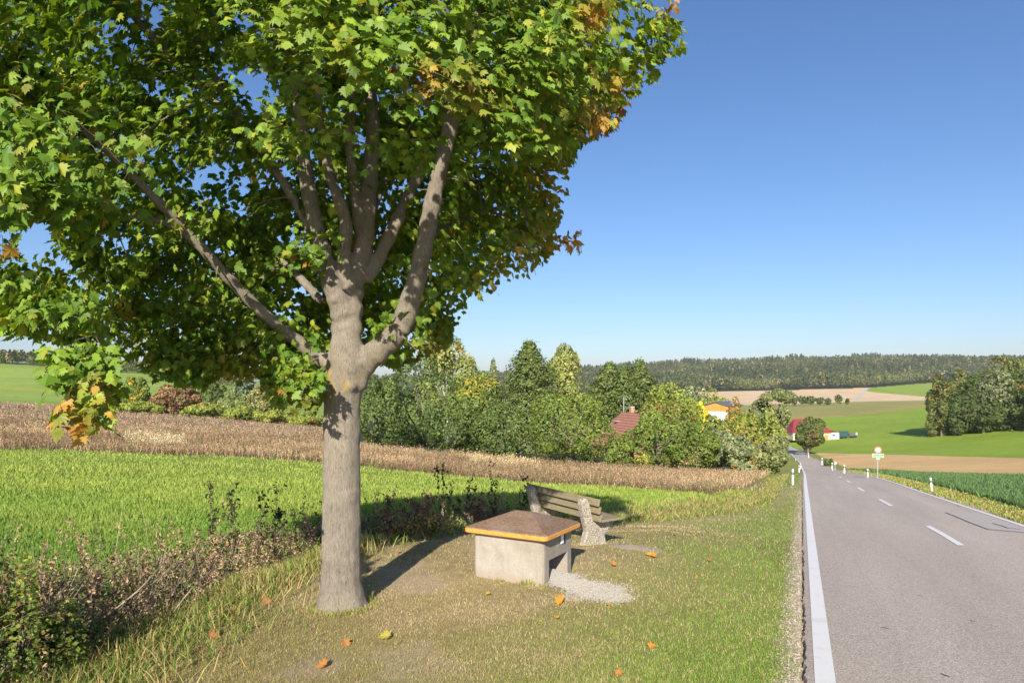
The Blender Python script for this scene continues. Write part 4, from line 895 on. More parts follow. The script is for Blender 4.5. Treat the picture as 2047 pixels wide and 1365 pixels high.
# cut the outlet (a sloping chute) out of the side wall with a boolean, applied here
cut = MB(); xs0, xs1 = Wd / 2 - .26, Wd / 2 + .3; hy0, hy1 = -.27, .27; t1 = .36
cut.add([(xs1, hy0, -.3), (xs1, hy1, -.3), (xs1, hy1, t1 + .02), (xs1, hy0, t1 + .02), (xs0, hy0 + .04, .10), (xs0, hy1 - .04, .10), (xs0, hy1 - .04, t1 - .05), (xs0, hy0 + .04, t1 - .05)],
        [(0, 1, 2, 3), (4, 7, 6, 5), (0, 3, 7, 4), (1, 5, 6, 2), (0, 4, 5, 1), (3, 2, 6, 7)])
co = cut.build('cut', M['concrete'], bn)
m = obj.modifiers.new('b', 'BOOLEAN'); m.object = co; m.operation = 'DIFFERENCE'; m.solver = 'EXACT'
bpy.context.view_layer.update(); dg = bpy.context.evaluated_depsgraph_get()
me = bpy.data.meshes.new_from_object(obj.evaluated_get(dg)); obj.modifiers.clear(); obj.data = me; bpy.data.objects.remove(co)
me.materials.clear(); me.materials.append(M['concrete'])
m = obj.modifiers.new('bev', 'BEVEL'); m.width = .012; m.segments = 2; m.limit_method = 'ANGLE'
lw, ld = Wd + .17, Dp + .16; zl = ztop + .012; rim = .064
rr_ = lambda w, d, z, r=.06: [(x, y, z) for x, y in rrect(w, d, r)]
loft([rr_(lw - .03, ld - .03, zl), rr_(lw, ld, zl + .012), rr_(lw, ld, zl + rim - .012), rr_(lw - .03, ld - .03, zl + rim)]).build('lid_rim', M['orange'], bn, smooth=False)
apex = .225
rings = [rr_(lw - .012, ld - .012, zl + rim - .006), rr_(lw - .03, ld - .03, zl + rim + .008), rr_(lw - .12, ld - .12, zl + rim + .02, .014), ]
for k in (.35, .7, 1.0):
    w2 = (lw - .12) * (1 - k) + .26 * k; d2 = (ld - .12) * (1 - k) + .05 * k; rings.append(rr_(w2, d2, zl + rim + .02 + (apex - .08) * k, .012))
loft(rings).build('lid', M['lid'], bn)
MB().box((Wd / 2 + .006, .16, ztop - .07), (.012, .022, .13)).build('latch', M['black_plastic'], bn)
MB().box((Wd / 2 + .007, .09, ztop - .07), (.01, .07, .1)).build('label_plate', M['white_plastic'], bn)
# spilled grit
n = 15000; a = rng.uniform(0, 1, n) ** 1.05; wdt = np.interp(a, [0, .3, 1], [.17, .30, .36]); lat = rng.normal(0, .5, n) * wdt
s0 = ctr + u * (Wd / 2 - .22); dirv = (u * .93 - v_ * .28).normalized(); ltv = Vector((-dirv.y, dirv.x, 0))
a = np.clip(a + rng.normal(0, .04, n), 0, 1.2); lat = lat * (1 + .35 * np.sin(a * 11)); x = s0.x + dirv.x * a * 1.18 + ltv.x * lat; y = s0.y + dirv.y * a * 1.18 + ltv.y * lat
V, f, c = stones(x, y, rng.uniform(.005, .013, n), jit((.36, .335, .30), n, .22, .04), np.interp(a, [0, .15, .35, 1], [.12, .07, .015, .002]) * np.clip(1 - (lat / wdt / 1.4) ** 2, 0, 1))
tag(np_mesh('spilled_grit', V, f, M['gravel'], col=c), 'pale grey grit spilled out of the bin opening', 'grit', kind='stuff')
na, nb = 30, 14; Vg = []
for i in range(na):
    for j in range(nb):
        aa = i / (na - 1); ll = (j / (nb - 1) - .5) * 2; wd = np.interp(aa, [0, .3, 1], [.2, .34, .16]) * (1 + .25 * math.sin(aa * 13 + ll * 2)); wd *= .8; q = s0 + dirv * aa * (.72 + .1 * math.sin(ll * 5)) + ltv * ll * wd
        Vg.append((q.x, q.y, gz(q.x, q.y) + np.interp(aa, [0, .15, .35, 1], [.14, .09, .02, -.004]) * (1 - ll * ll) - .008 + .006 * math.sin(i * 2.3) * math.cos(j * 3.1)))
idg = np.arange(na * nb).reshape(na, nb); q = np.stack([idg[:-1, :-1], idg[:-1, 1:], idg[1:, 1:], idg[1:, :-1]], -1).reshape(-1, 4)
tag(np_mesh('grit_heap', np.array(Vg), q, M['gravel'], col=np.tile((.36, .34, .31), (len(Vg), 1)), smooth=True), 'low fan of fine grey grit below the bin opening', 'grit', kind='stuff')

# ------------------------------------------------------------------ bench
dl_ = Vector((-.515, .857, 0)).normalized(); fc = Vector((.857, .515, 0)).normalized(); bo = Vector((1.13, 9.85, 0)); zg_ = gz(1.2, 10.2)
be = empty('park_bench', (bo.x, bo.y, zg_), 'weathered wooden bench on pebble-faced concrete supports', 'bench')
prof = [(0, -.1), (.0, .02), (.07, .22), (.03, .36), (-.035, .62), (-.02, .69), (.03, .715), (.09, .70), (.115, .64), (.16, .44), (.20, .365), (.56, .365), (.60, .34), (.47, .22), (.40, .14), (.42, .06), (.47, -.1)]
for sl in (.22, 1.62):
    o = Vector((0, 0, 0)) + dl_ * sl - dl_ * .0
    MB().prism(prof, (o.x, o.y, 0), fc, (0, 0, 1), dl_, .12).build('support', M['pebble'], be, bevel=.018)
def plank(f0, z0, w, t_, tilt, name, s0=.0, s1=1.88, warp=0.0):
    # w: size along the board's face, t_: thickness; local object with x along the plank so that the grain runs along it
    b = MB(); L_ = s1 - s0; b.box((0, 0, 0), (L_, w, t_)); o = b.build(name, M['wood'], be, bevel=.006)
    c_ = dl_ * (s0 + s1) / 2 + fc * f0; o.location = (c_.x, c_.y, z0); o.rotation_euler = (tilt, 0, math.atan2(dl_.y, dl_.x) + warp); return o
for k in range(3):   # backrest boards lean with the supports
    zz = .665 - k * .118; plank(.13 + k * .028 + .0, zz, .108, .032, R(-76 if False else 104), 'backrest_plank', -.04 + .01 * k, 1.9 - .01 * k)
for k in range(3):
    plank(.27 + k * .145, .39, .135, .035, 0, 'seat_plank', -.02 + .015 * k, 1.9)
# flat concrete pad by the bench
pc = hit(1262, 1092); b = MB()
ol = [(math.cos(a) * (.40 + .05 * math.sin(3 * a)) , math.sin(a) * (.26 + .03 * math.cos(2 * a)) - .35 * math.cos(a) * .4) for a in np.linspace(0, 6.28, 22)[:-1]]
vs = [(x, y, gz(pc.x + x, pc.y + y) + .005 + .006 * math.sin(7 * x + 9 * y) - pc.z) for x, y in ol] + [(x * 1.02, y * 1.02, gz(pc.x + x, pc.y + y) - .08 - pc.z) for x, y in ol] + [(0, 0, .03)]; n = len(ol)
b.add(vs, [(i, (i + 1) % n, 2 * n) for i in range(n)] + [(i + n, (i + 1) % n + n, (i + 1) % n, i) for i in range(n)])
tag(b.build('paving_slab', M['concrete'], None, loc=pc), 'worn flat concrete slab sunk in the grass beside the bench', 'slab')

# ------------------------------------------------------------------ the maple
TYP = 7.0
def W3(px, py, y): return np.array(((px - CX) / F * y, y, -(py - HY) / F * y))
base = np.array([(684 - CX) / F * TYP, TYP, 0]); base[2] = gz(base[0], base[1])
maple = empty('maple_tree', tuple(base), 'large Norway maple with grey lichened trunk and green crown turning orange', 'maple tree')
LIMB = {
 'left': [(688, 748, 7.0, .10), (650, 722, 6.98, .085), (595, 682, 6.9, .07), (540, 640, 6.75, .062), (480, 580, 6.6, .055), (425, 520, 6.4, .050), (370, 455, 6.2, .045), (320, 408, 6.0, .041), (272, 358, 5.8, .036), (215, 303, 5.6, .032), (168, 262, 5.4, .026), (110, 215, 5.2, .02), (40, 150, 4.9, .014)],
 'right': [(705, 775, 7.0, .12), (728, 728, 7.0, .125), (765, 693, 6.98, .125), (800, 655, 6.95, .118), (818, 610, 6.9, .108), (835, 550, 6.85, .098), (850, 480, 6.8, .09), (866, 400, 6.75, .084), (882, 330, 6.7, .078), (902, 245, 6.6, .072), (918, 160, 6.5, .06), (945, 60, 6.4, .05), (990, -60, 6.3, .035), (1030, -170, 6.2, .02)],
 'mid': [(690, 760, 7.0, .17), (692, 700, 7.0, .165), (694, 650, 7.02, .155), (697, 590, 7.05, .15), (712, 540, 7.08, .115), (728, 480, 7.1, .10), (735, 400, 7.15, .09), (742, 320, 7.2, .08), (745, 240, 7.2, .072), (735, 150, 7.2, .062), (725, 40, 7.2, .05), (720, -100, 7.2, .03)],
 'midl': [(692, 640, 7.0, .14), (678, 600, 6.95, .12), (660, 560, 6.9, .10), (645, 500, 6.9, .085), (625, 420, 6.9, .08), (610, 340, 6.9, .075), (602, 260, 6.85, .075), (598, 170, 6.8, .072), (590, 90, 6.8, .062), (570, 0, 6.8, .05), (555, -120, 6.8, .03)],
 'midc': [(700, 590, 7.0, .09), (688, 520, 6.95, .07), (690, 440, 6.9, .065), (660, 350, 6.9, .055), (640, 250, 6.9, .05), (635, 150, 6.9, .042), (640, 50, 6.9, .03)],
 'midr': [(728, 560, 7.1, .08), (755, 520, 7.2, .075), (785, 460, 7.3, .07), (812, 400, 7.4, .065), (840, 345, 7.5, .06), (868, 290, 7.5, .05), (900, 180, 7.5, .04), (930, 60, 7.5, .03)],
 'inner': [(720, 480, 7.1, .06), (708, 380, 7.05, .055), (700, 300, 7.0, .05), (702, 220, 7.0, .045), (715, 120, 7.0, .035)],
 'upl1': [(655, 540, 6.95, .06), (600, 420, 7.0, .05), (520, 300, 7.0, .045), (435, 210, 6.9, .042), (370, 140, 6.8, .04), (300, 70, 6.7, .038), (230, -10, 6.6, .03), (150, -100, 6.5, .02)],
 'upl2': [(648, 500, 7.0, .05), (560, 360, 7.3, .045), (450, 190, 7.4, .04), (400, 100, 7.4, .035), (360, 20, 7.4, .03), (330, -60, 7.4, .02)],
 'low': [(425, 520, 6.4, .03), (340, 450, 6.1, .028), (250, 435, 5.9, .028), (120, 432, 5.5, .024), (40, 440, 5.2, .016)],
 'leftback': [(640, 600, 7.1, .05), (560, 520, 7.8, .04), (440, 450, 8.5, .03), (300, 420, 9.0, .02)],
 'rightback': [(850, 480, 6.8, .04), (900, 450, 7.3, .035), (980, 420, 7.8, .028), (1060, 400, 8.2, .02)],
 'back': [(710, 560, 7.1, .06), (730, 460, 8.0, .05), (770, 360, 8.8, .04), (800, 250, 9.4, .025)],
 'rightfront': [(902, 245, 6.6, .045), (980, 170, 6.2, .035), (1060, 90, 5.9, .028), (1140, 20, 5.6, .02)],
 'twigr': [(980, 420, 7.8, .02), (1040, 455, 7.4, .014), (1100, 480, 7.2, .008), (1158, 472, 7.1, .004)],
}
def smooth_poly(P, m=4):
    P = np.array(P, float); n = len(P); out = []
    for i in range(n - 1):
        p0, p1, p2, p3 = P[max(i - 1, 0)], P[i], P[i + 1], P[min(i + 2, n - 1)]
        for k in range(m):
            t = k / m; out.append(.5 * (2 * p1 + (p2 - p0) * t + (2 * p0 - 5 * p1 + 4 * p2 - p3) * t * t + (3 * p1 - p0 - 3 * p2 + p3) * t ** 3))
    out.append(P[-1]); return np.array(out)
tm = MB(); nodes = []; nrad = []
lr = random.Random(3)
for nm, pl in LIMB.items():
    P = np.array([np.append(W3(a, b, c), d) for a, b, c, d in pl]); P = smooth_poly(P, 5)
    nodes += [p[:3] for p in P]; nrad += [p[3] for p in P]
    jr = [p[3] * (1 + .07 * math.sin(i * 1.9 + len(nm)) + lr.uniform(-.05, .05)) for i, p in enumerate(P)]
    tm.tube([Vector(p[:3] - base) for p in P], jr, 16)
# trunk: a tall ring loft with a flared root collar and slight ridges
tk = []; nseg = 28
prof_t = [(1236, 686, 60, .0), (1222, 684, 56, 0), (1205, 682, 49.5, 0), (1180, 682, 44, 0), (1150, 682, 41.5, 0), (1100, 682, 40, 0), (1040, 682.5, 39.3, 0), (980, 683, 38.6, 0), (920, 683, 38, 0), (860, 683.5, 37.5, 0), (810, 684, 37.3, 0), (775, 687, 39.5, 0), (745, 692, 42, 0), (720, 694, 40, 0), (690, 694, 34, 0)]
PT = smooth_poly(prof_t, 5); vs = []; fs = []
for i, (py, cx, hwd, _) in enumerate(PT):
    c = W3(cx, py, TYP); rr = hwd / F * TYP * .955
    for k in range(nseg):
        a = 6.28318 * k / nseg; fl = max(0, (py - 1165) / 70)
        r2 = rr * (1 + .018 * math.sin(7 * a + i * .05) + .014 * math.sin(13 * a - i * .11) + fl * .16 * max(0, math.sin(4.5 * a + .7)) + .012 * math.sin(i * .9 + 3 * a))
        vs.append((c[0] - base[0] + r2 * math.cos(a), c[1] - base[1] + r2 * math.sin(a), c[2] - base[2]))
for i in range(len(PT) - 1):
    for k in range(nseg): fs.append((i * nseg + k, i * nseg + (k + 1) % nseg, (i + 1) * nseg + (k + 1) % nseg, (i + 1) * nseg + k))
fs.append(tuple(range(nseg))); fs.append(tuple((len(PT) - 1) * nseg + k for k in range(nseg)))
tm.add(vs, fs)
# knots and old pruning scars
for (kx, ky, yy, r_) in ((722, 728, 6.86, .030), (676, 636, 6.87, .045), (700, 772, 6.82, .05), (668, 600, 6.82, .03)):
    c = W3(kx, ky, yy) - base; tm.tube([Vector(c + np.array([0, .06, 0])), Vector(c + np.array([0, 0, 0])), Vector(c + np.array([0, -.02, -.005]))], [r_ * 1.3, r_, r_ * .45], 12)
trk = tm.build('trunk', M['bark'], maple, smooth=True)
rm = trk.modifiers.new('remesh', 'REMESH'); rm.mode = 'VOXEL'; rm.voxel_size = .018; rm.use_smooth_shade = True
sm_ = trk.modifiers.new('smooth', 'SMOOTH'); sm_.factor = .5; sm_.iterations = 3
tx = bpy.data.textures.new('barkn', 'CLOUDS'); tx.noise_scale = .12
dm = trk.modifiers.new('disp', 'DISPLACE'); dm.texture = tx; dm.strength = .014; dm.mid_level = .5

# ---- crown volume
POLY = np.array([(-900, -900), (1520, -900), (1420, -100), (1350, 0), (1368, 60), (1362, 96), (1325, 120), (1312, 145), (1270, 185), (1242, 232), (1222, 262), (1160, 285), (1140, 335), (1128, 400), (1118, 440), (1108, 500), (1080, 545), (1058, 560), (1010, 565), (1000, 592), (955, 605), (950, 632), (905, 650), (895, 690), (850, 712), (800, 735), (760, 725), (735, 735),
 (715, 700), (655, 700), (648, 800), (625, 830), (608, 800), (575, 830), (540, 815), (520, 745), (480, 770), (440, 750), (390, 790), (350, 765), (300, 755), (265, 720), (232, 735), (238, 790), (200, 815), (200, 860), (185, 885), (130, 850), (115, 800), (85, 770), (95, 700), (40, 685), (0, 690), (-900, 640)], float)
HOLES = [np.array([(58, 425), (112, 435), (112, 480), (60, 510), (30, 500)], float), np.array([(480, 335), (500, 350), (495, 395), (475, 390)], float), np.array([(300, 5), (330, 0), (325, 60), (300, 60)], float)]
def inpoly(px, py, P):
    c = np.zeros(len(px), bool); j = len(P) - 1
    for i in range(len(P)):
        xi, yi = P[i]; xj, yj = P[j]
        with np.errstate(divide='ignore', invalid='ignore'):
            k = ((yi > py) != (yj > py)) & (px < (xj - xi) * (py - yi) / (yj - yi + 1e-12) + xi)
        c ^= k; j = i
    return c
def near_floor(px, y):      # how low (photo rows) the near side of the crown hangs
    lim = np.where(px > 480, 215 + (y - 4) * 75, np.where(px > 230, 330 + (y - 4) * 120, 470 + (y - 4) * 120))
    return np.where(y > 6.3, 2000, lim)
CORR = [([(690, 745), (694, 640), (700, 560), (722, 510)], 44, .97, 7.2), ([(722, 510), (740, 320), (745, 240)], 26, .8, 7.2), ([(728, 728), (800, 655), (835, 550), (866, 400), (902, 245)], 26, .95, 6.95), ([(650, 722), (540, 640), (425, 520), (320, 408), (272, 358), (168, 262)], 19, .88, 6.9),
        ([(660, 560), (625, 420), (602, 260), (595, 90)], 16, .4, 6.9), ([(600, 420), (435, 210), (230, 0)], 12, .5, 7.0), ([(755, 520), (840, 345)], 20, .85, 7.3)]
def corridor(px, py, y):
    pr = np.zeros(len(px))
    for P, w, p, ymax in CORR:
        for (ax, ay), (bx, by) in zip(P[:-1], P[1:]):
            t = np.clip(((px - ax) * (bx - ax) + (py - ay) * (by - ay)) / ((bx - ax) ** 2 + (by - ay) ** 2), 0, 1)
            dd = np.hypot(px - ax - t * (bx - ax), py - ay - t * (by - ay)); pr = np.maximum(pr, np.where((dd < w) & (y < ymax), p, 0))
    return pr
cr = np.random.default_rng(11)
CC = np.array([-1.75, 7.15, 1.9]); CR = np.array([3.75, 3.6, 3.3])
q = cr.uniform(-1, 1, (14000, 3)); rad = np.linalg.norm(q, axis=1); p = CC + q * CR
ppx = CX + F * p[:, 0] / p[:, 1]; ppy = HY - F * p[:, 2] / p[:, 1]
shell = cr.uniform(0, 1, len(q)) < np.interp(rad, [0, .3, .55, .8, 1], [.12, .25, .55, 1, 1])
k = (rad < 1) & (p[:, 1] > 3.3) & inpoly(ppx, ppy, POLY) & (ppy < near_floor(ppx, p[:, 1])) & shell & (p[:, 2] < 5.2)
for Hh in HOLES: k &= ~inpoly(ppx, ppy, Hh)
hi = ppy < -190; cl_ = lump(p[:, 0], p[:, 2], 2.1, 19) + .5 * lump(p[:, 1], p[:, 0], 3.0, 20)
k &= hi | (p[:, 1] > 5.5) | ((cl_ > .28) & (p[:, 1] > 4.1))
tips = p[k][:1300]; print('tips', k.sum())
# explicit low hanging sprays on the near left side and the twig on the right
extra = [W3(a, b, c) for a, b, c in [(110, 660, 4.9), (150, 680, 4.8), (190, 670, 4.9), (225, 690, 5.0), (130, 700, 4.6), (170, 640, 5.0), (205, 715, 4.7), (90, 640, 5.2), (40, 650, 5.2), (10, 640, 5.4), (60, 620, 5.4), (270, 690, 5.8), (310, 715, 6.2), (350, 725, 6.5), (390, 735, 6.5), (430, 720, 6.6), (470, 735, 6.7), (500, 715, 6.6), (530, 725, 6.8), (330, 690, 6.3), (410, 700, 6.8), (450, 690, 7.2), (370, 700, 7.4), (290, 700, 7.0), (520, 690, 7.2), (560, 700, 7.0), (600, 700, 7.2), (360, 730, 7.6), (440, 735, 7.8), (490, 740, 7.4), (150, 720, 4.5), (185, 745, 4.4), (120, 745, 4.4), (150, 775, 4.3), (190, 775, 4.3), (165, 810, 4.25), (140, 835, 4.2), (175, 845, 4.2), (160, 700, 4.6), (600, 760, 6.2), (570, 780, 6.3), (625, 775, 6.2), (590, 735, 6.3), (540, 760, 6.5), (615, 800, 6.2), (560, 790, 6.3), (630, 800, 6.1), (600, 795, 6.2), (580, 750, 6.4), (560, 755, 6.5), (545, 780, 6.4), (610, 740, 6.3), (1112, 482, 7.15), (1150, 476, 7.1), (60, 360, 4.1), (110, 400, 4.1), (40, 420, 4.1), (20, 190, 4.0), (60, 240, 4.1), (90, 340, 4.2), (10, 400, 4.0), (0, 450, 4.0),
   (280, 330, 4.8), (310, 290, 4.8), (240, 370, 4.9), (650, 60, 4.2), (690, 110, 4.2), (730, 90, 4.2), (770, 120, 4.3), (850, 140, 4.3), (900, 160, 4.4), (930, 200, 4.5), (640, 40, 4.3), (1000, 130, 4.7), (1080, 180, 4.9), (1140, 160, 5.0), (1160, 100, 5.0), (600, 500, 6.3), (585, 470, 6.3), (680, 30, 4.2), (1090, 60, 4.9), (1330, 70, 5.6), (1342, 92, 5.6), (1310, 45, 5.6), (1300, 105, 5.6), (1275, 150, 5.6), (1320, 20, 5.6), (1240, 90, 5.4), (1210, 210, 5.4)]]
tips = np.concatenate([tips, np.array(extra)])
ordr = np.argsort(((tips - np.array([-1.7, 7.0, .8])) ** 2).sum(1)); tips = tips[ordr]
nd = np.array(nodes); nr_ = np.array(nrad); tw = MB(); twl = []
cap = 60000; ND = np.zeros((cap, 3)); NR = np.zeros(cap); m_ = len(nd); ND[:m_] = nd; NR[:m_] = nr_
sprays = []
for tpt in tips:
    dd = ND[:m_] - tpt; dist = (dd ** 2).sum(1) + 1.2 * np.maximum(0, ND[:m_, 2] - tpt[2] - .2) ** 2 + .25 * (NR[:m_] < .012); j = int(np.argmin(dist)); A = ND[j]; L_ = np.linalg.norm(tpt - A)
    r0 = min(NR[j] * .6, .006 + .011 * L_); k = max(2, int(L_ / .12)); mid = (A + tpt) / 2 + np.array([0, 0, .13 * L_]) + cr.normal(0, .06 * L_, 3)
    tt = np.linspace(0, 1, k + 1)[:, None]; cv = (1 - tt) ** 2 * A + 2 * tt * (1 - tt) * mid + tt ** 2 * tpt
    rs = r0 * (1 - tt[:, 0]) + .0028 * tt[:, 0]
    tw.tube([Vector(c_ - base) for c_ in cv], list(rs), 5, cap=False); ND[m_:m_ + k] = cv[1:]; NR[m_:m_ + k] = rs[1:]; m_ += k
    sprays.append((tpt, cv[-1] - cv[-2], cv))
tw.build('branches', M['bark'], maple, smooth=True)
# ---- leaves
half = [(0, 0), (.10, -.06), (.30, -.02), (.26, .10), (.52, .16), (.44, .27), (.60, .44), (.40, .44), (.34, .50), (.42, .74), (.24, .66), (.16, .80), (0, 1.05)]
outl = half + [(-a, b) for a, b in half[-2:0:-1]]; outl = np.array(outl); cen = np.array([0, .30]); LP = np.vstack([cen, outl]); nL = len(LP)
tri = np.array([(0, i, i + 1) for i in range(1, nL - 1)] + [(0, nL - 1, 1)])
dens = []; LPx = []; LC = []; LN = []; LT = []; LS = []
AUT = [(850, 155, 38, .9), (1235, 165, 28, .8), (1250, 222, 26, .95), (1185, 30, 35, .8), (1090, 480, 60, .5), (1140, 478, 40, 1), (1060, 545, 45, .6), (1110, 380, 45, .6), (615, 825, 28, .5), (580, 825, 28, .4), (160, 860, 42, 1), (130, 805, 25, .95), (190, 770, 30, .6), (255, 620, 25, .55), (870, 695, 35, .55), (12, 490, 25, .8), (1200, 240, 45, .8), (1010, 560, 50, .5), (930, 180, 60, .35), (690, 110, 40, .2), (1090, 355, 50, .5), (40, 170, 30, .35), (1340, 5, 30, .8), (480, 745, 60, .4)]
for tpt, dr, cv in sprays:
    n_ = int(cr.integers(40, 62)); u_ = cr.uniform(0, 1, n_) ** .6; a_ = len(cv) - 1; ii = np.clip((a_ - u_ * min(a_, 4)).astype(int), 0, a_)
    P_ = cv[ii] + cr.normal(0, 1, (n_, 3)) * np.array([.13, .13, .085]); LPx.append(P_); dens.append(np.full(n_, cr.uniform()))
P = np.concatenate(LPx); cl = np.concatenate(dens); px = CX + F * P[:, 0] / P[:, 1]; py = HY - F * P[:, 2] / P[:, 1]
sz = cr.uniform(.054, .103, len(P)); drop = sz * .3 * F / P[:, 1]
k = inpoly(px, py + drop * .5, POLY) & (cr.uniform(0, 1, len(P)) > corridor(px, py, P[:, 1])) & (py + drop * .4 < near_floor(px, P[:, 1]) + 60) | ((px < 240) & (py > 690) & (py < 870) & (px > 85))
k |= (np.abs(px - 1135) < 32) & (np.abs(py - 478) < 20)
for Hh in HOLES: k &= ~inpoly(px, py, Hh)
P, cl, px, py, sz = P[k], cl[k], px[k], py[k], sz[k]; n = len(P); print('leaves', n)
out = (P - CC) / CR; out /= np.linalg.norm(out, axis=1)[:, None] + 1e-6
N = out * np.array([.75, .75, .35]) + np.array([0, 0, .55]) + cr.normal(0, .42, (n, 3)); N /= np.linalg.norm(N, axis=1)[:, None]
tipd = out * np.array([.5, .5, 0]) + np.array([0, 0, -.8]) + cr.normal(0, .45, (n, 3)); U = tipd - (tipd * N).sum(1)[:, None] * N; U /= np.linalg.norm(U, axis=1)[:, None]
Wv = np.cross(U, N); loc = np.tile(LP[None], (n, 1, 1)) * sz[:, None, None] * np.stack([cr.uniform(.85, 1.2, n), cr.uniform(.85, 1.1, n)], 1)[:, None, :]
r2 = ((LP[:, 0] ** 2) * 1.0 + ((LP[:, 1] - .3) ** 2) * .8)[None] * sz[:, None] * cr.uniform(-.2, 1.1, (n, 1)) / .1 * sz[:, None].clip(.05) * 1.0 - np.abs(LP[None, :, 0]) * sz[:, None] * cr.uniform(-.55, .25, (n, 1))
V = P[:, None] + Wv[:, None] * loc[:, :, 0:1] + U[:, None] * loc[:, :, 1:2] - N[:, None] * r2[:, :, None]
aut = np.zeros(n)
for ax, ay, s_, st_ in AUT: aut = np.maximum(aut, st_ * np.exp(-((px - ax) ** 2 + (py - ay) ** 2) / s_ ** 2))
aut = aut + cr.normal(0, .11, n); aut = np.clip(aut + (cr.uniform(0, 1, n) < .012) * .6, 0, 1)
right = sst(850, 1250, px) * .15
g0 = blend((.055, .14, .014), (.215, .315, .032), np.clip(cl ** 1.4 * .75 + cr.uniform(0, .45, n) + right, 0, 1)); yl = (cr.uniform(0, 1, n) < .06 + right * .5); g0[yl] = g0[yl] * .4 + np.array((.36, .36, .04)) * .6
au = blend((.50, .34, .05), (.48, .20, .05), cr.uniform(0, 1, n)); au[cr.uniform(0, 1, n) < .15] = (.20, .06, .025)
w_ = sst(.42, .75, aut); c = g0 * (1 - w_)[:, None] + au * w_[:, None]; c *= (1 + cr.normal(0, .14, (n, 1)))
tipc = c[:, None].repeat(nL, 1); ed = np.ones(nL); ed[0] = 0; rim = (aut > .18)[:, None, None] * ed[None, :, None] * .45
tipc = tipc * (1 - rim) + np.array((.36, .24, .05))[None, None] * rim
F_ = (np.arange(n)[:, None, None] * nL + tri[None]).reshape(-1, 3)
np_mesh('leaves', V.reshape(-1, 3) - base, F_, M['leaf'], maple, col=tipc.reshape(-1, 3))

n = 1500; a = rng.uniform(0, 6.283, n); rr = rng.normal(.31, .03, n); x = base[0] + rr * np.cos(a); y = base[1] + rr * np.sin(a)
bx_ = rng.uniform(-1, 1, (900, 2)); sd = rng.uniform(0, 1, 900) < .6; bx_[sd, 1] = -1; bx_[~sd, 0] = 1; q2 = np.array([[ctr.x + u.x * a_ * (Wd / 2 + .03) + v_.x * b_ * (Dp / 2 + .03), ctr.y + u.y * a_ * (Wd / 2 + .03) + v_.y * b_ * (Dp / 2 + .03)] for a_, b_ in bx_])
kp = lump(q2[:, 0], q2[:, 1], 9, 3) > .1; q2 = q2[kp]; x = np.concatenate([x, q2[:, 0]]); y = np.concatenate([y, q2[:, 1]]); n = len(x)
tag(blades('grass_tufts', x, y, rng.uniform(.02, .10, n) * (.7 + .6 * lump(x, y, 8, 4)), np.full(n, .003), jit(blend((.26, .30, .07), (.45, .36, .18), (rng.uniform(0, 1, n) < .45).astype(float)), n, .2, .06), .8), 'small grass tufts at the foot of the maple and the grit bin', 'grass', kind='stuff')
# ------------------------------------------------------------------ fallen leaves, one object each
def leaf_obj(px_, py_, size, col_, label, seed, curl=.5, up=.25):
    r = np.random.default_rng(seed); p = hit(px_, py_, 2.5, 40); a = r.uniform(0, 6.28); size *= .95; me = LP.copy() * size; rr = np.hypot(me[:, 0], me[:, 1] - .3 * size)
    z = curl * rr ** 2 / size * 1.1 + .25 * size * np.abs(me[:, 0]) / size * .4 + r.uniform(-.04, .05, len(me)) * size
    X = me[:, 0] * math.cos(a) - me[:, 1] * math.sin(a); Y = me[:, 0] * math.sin(a) + me[:, 1] * math.cos(a)
    V = np.stack([X, Y, z * .8 + X * up * math.sin(a) + Y * (.15 + up) + .035], 1)
    c = np.tile(col_, (nL, 1)) * r.uniform(.8, 1.2, (nL, 1)); c[0] = np.array(col_) * 1.25
    tag(np_mesh('fallen_leaf', V, tri, M['leaf'], col=c, loc=p), label, 'leaf', 'fallen maple leaves on the grass')
O1, O2, Y1, B1, G1 = (.50, .22, .03), (.38, .18, .05), (.52, .31, .04), (.30, .14, .06), (.36, .33, .07)
FL = [(1294, 1110, .105, Y1, 'yellow-orange fallen leaf lying on the grass beside the bench slab'), (1308, 1118, .08, O1, 'orange fallen leaf touching the yellow one by the bench slab'), (1124, 1209, .10, O1, 'bright orange fallen leaf below the spilled grit'),
 (1305, 1295, .085, O1, 'orange fallen leaf alone on the lawn towards the road'), (308, 1266, .13, Y1, 'large yellow fallen leaf at the ditch grass in the lower left'), (322, 1278, .08, B1, 'small brown fallen leaf under the large yellow one'),
 (780, 1276, .12, G1, 'yellow-green fallen leaf on the lawn below the maple'), (653, 1333, .09, O2, 'curled rust-red fallen leaf near the bottom edge'), (525, 1211, .09, B1, 'curled tan fallen leaf left of the maple base'),
 (978, 1190, .06, Y1, 'small yellow fallen leaf in front of the grit bin'), (1214, 1211, .05, O2, 'small rust leaf lying at the tip of the spilled grit'), (1226, 1135, .07, O2, 'rusty fallen leaf between bench and spilled grit'),
 (1117, 1241, .04, O1, 'tiny orange fallen leaf under the bright orange one'), (1240, 1349, .07, O2, 'rust leaf at the bottom edge of the lawn'), (687, 1288, .085, O2, 'thin rust-orange fallen leaf below the maple base'),
 (1346, 1070, .07, B1, 'tan fallen leaf on the grass behind the bench slab'), (1420, 1125, .06, B1, 'tan fallen leaf in the middle of the green verge'), (418, 1277, .10, B1, 'brownish yellow curled leaf beside the ditch grass'),
 (745, 1186, .045, O2, 'small dark leaf at the foot of the maple shadow'), (455, 1180, .09, Y1, 'yellow leaf caught in the ditch grass'), (1395, 1157, .045, O2, 'tiny rust leaf in the green part of the verge'), (793, 1107, .06, O2, 'red leaf just above the maple shadow')]
for i, (a, b_, s, c, lab) in enumerate(FL): leaf_obj(a, b_, s, c, lab, 500 + i, up=.2 + .2 * (i % 3))

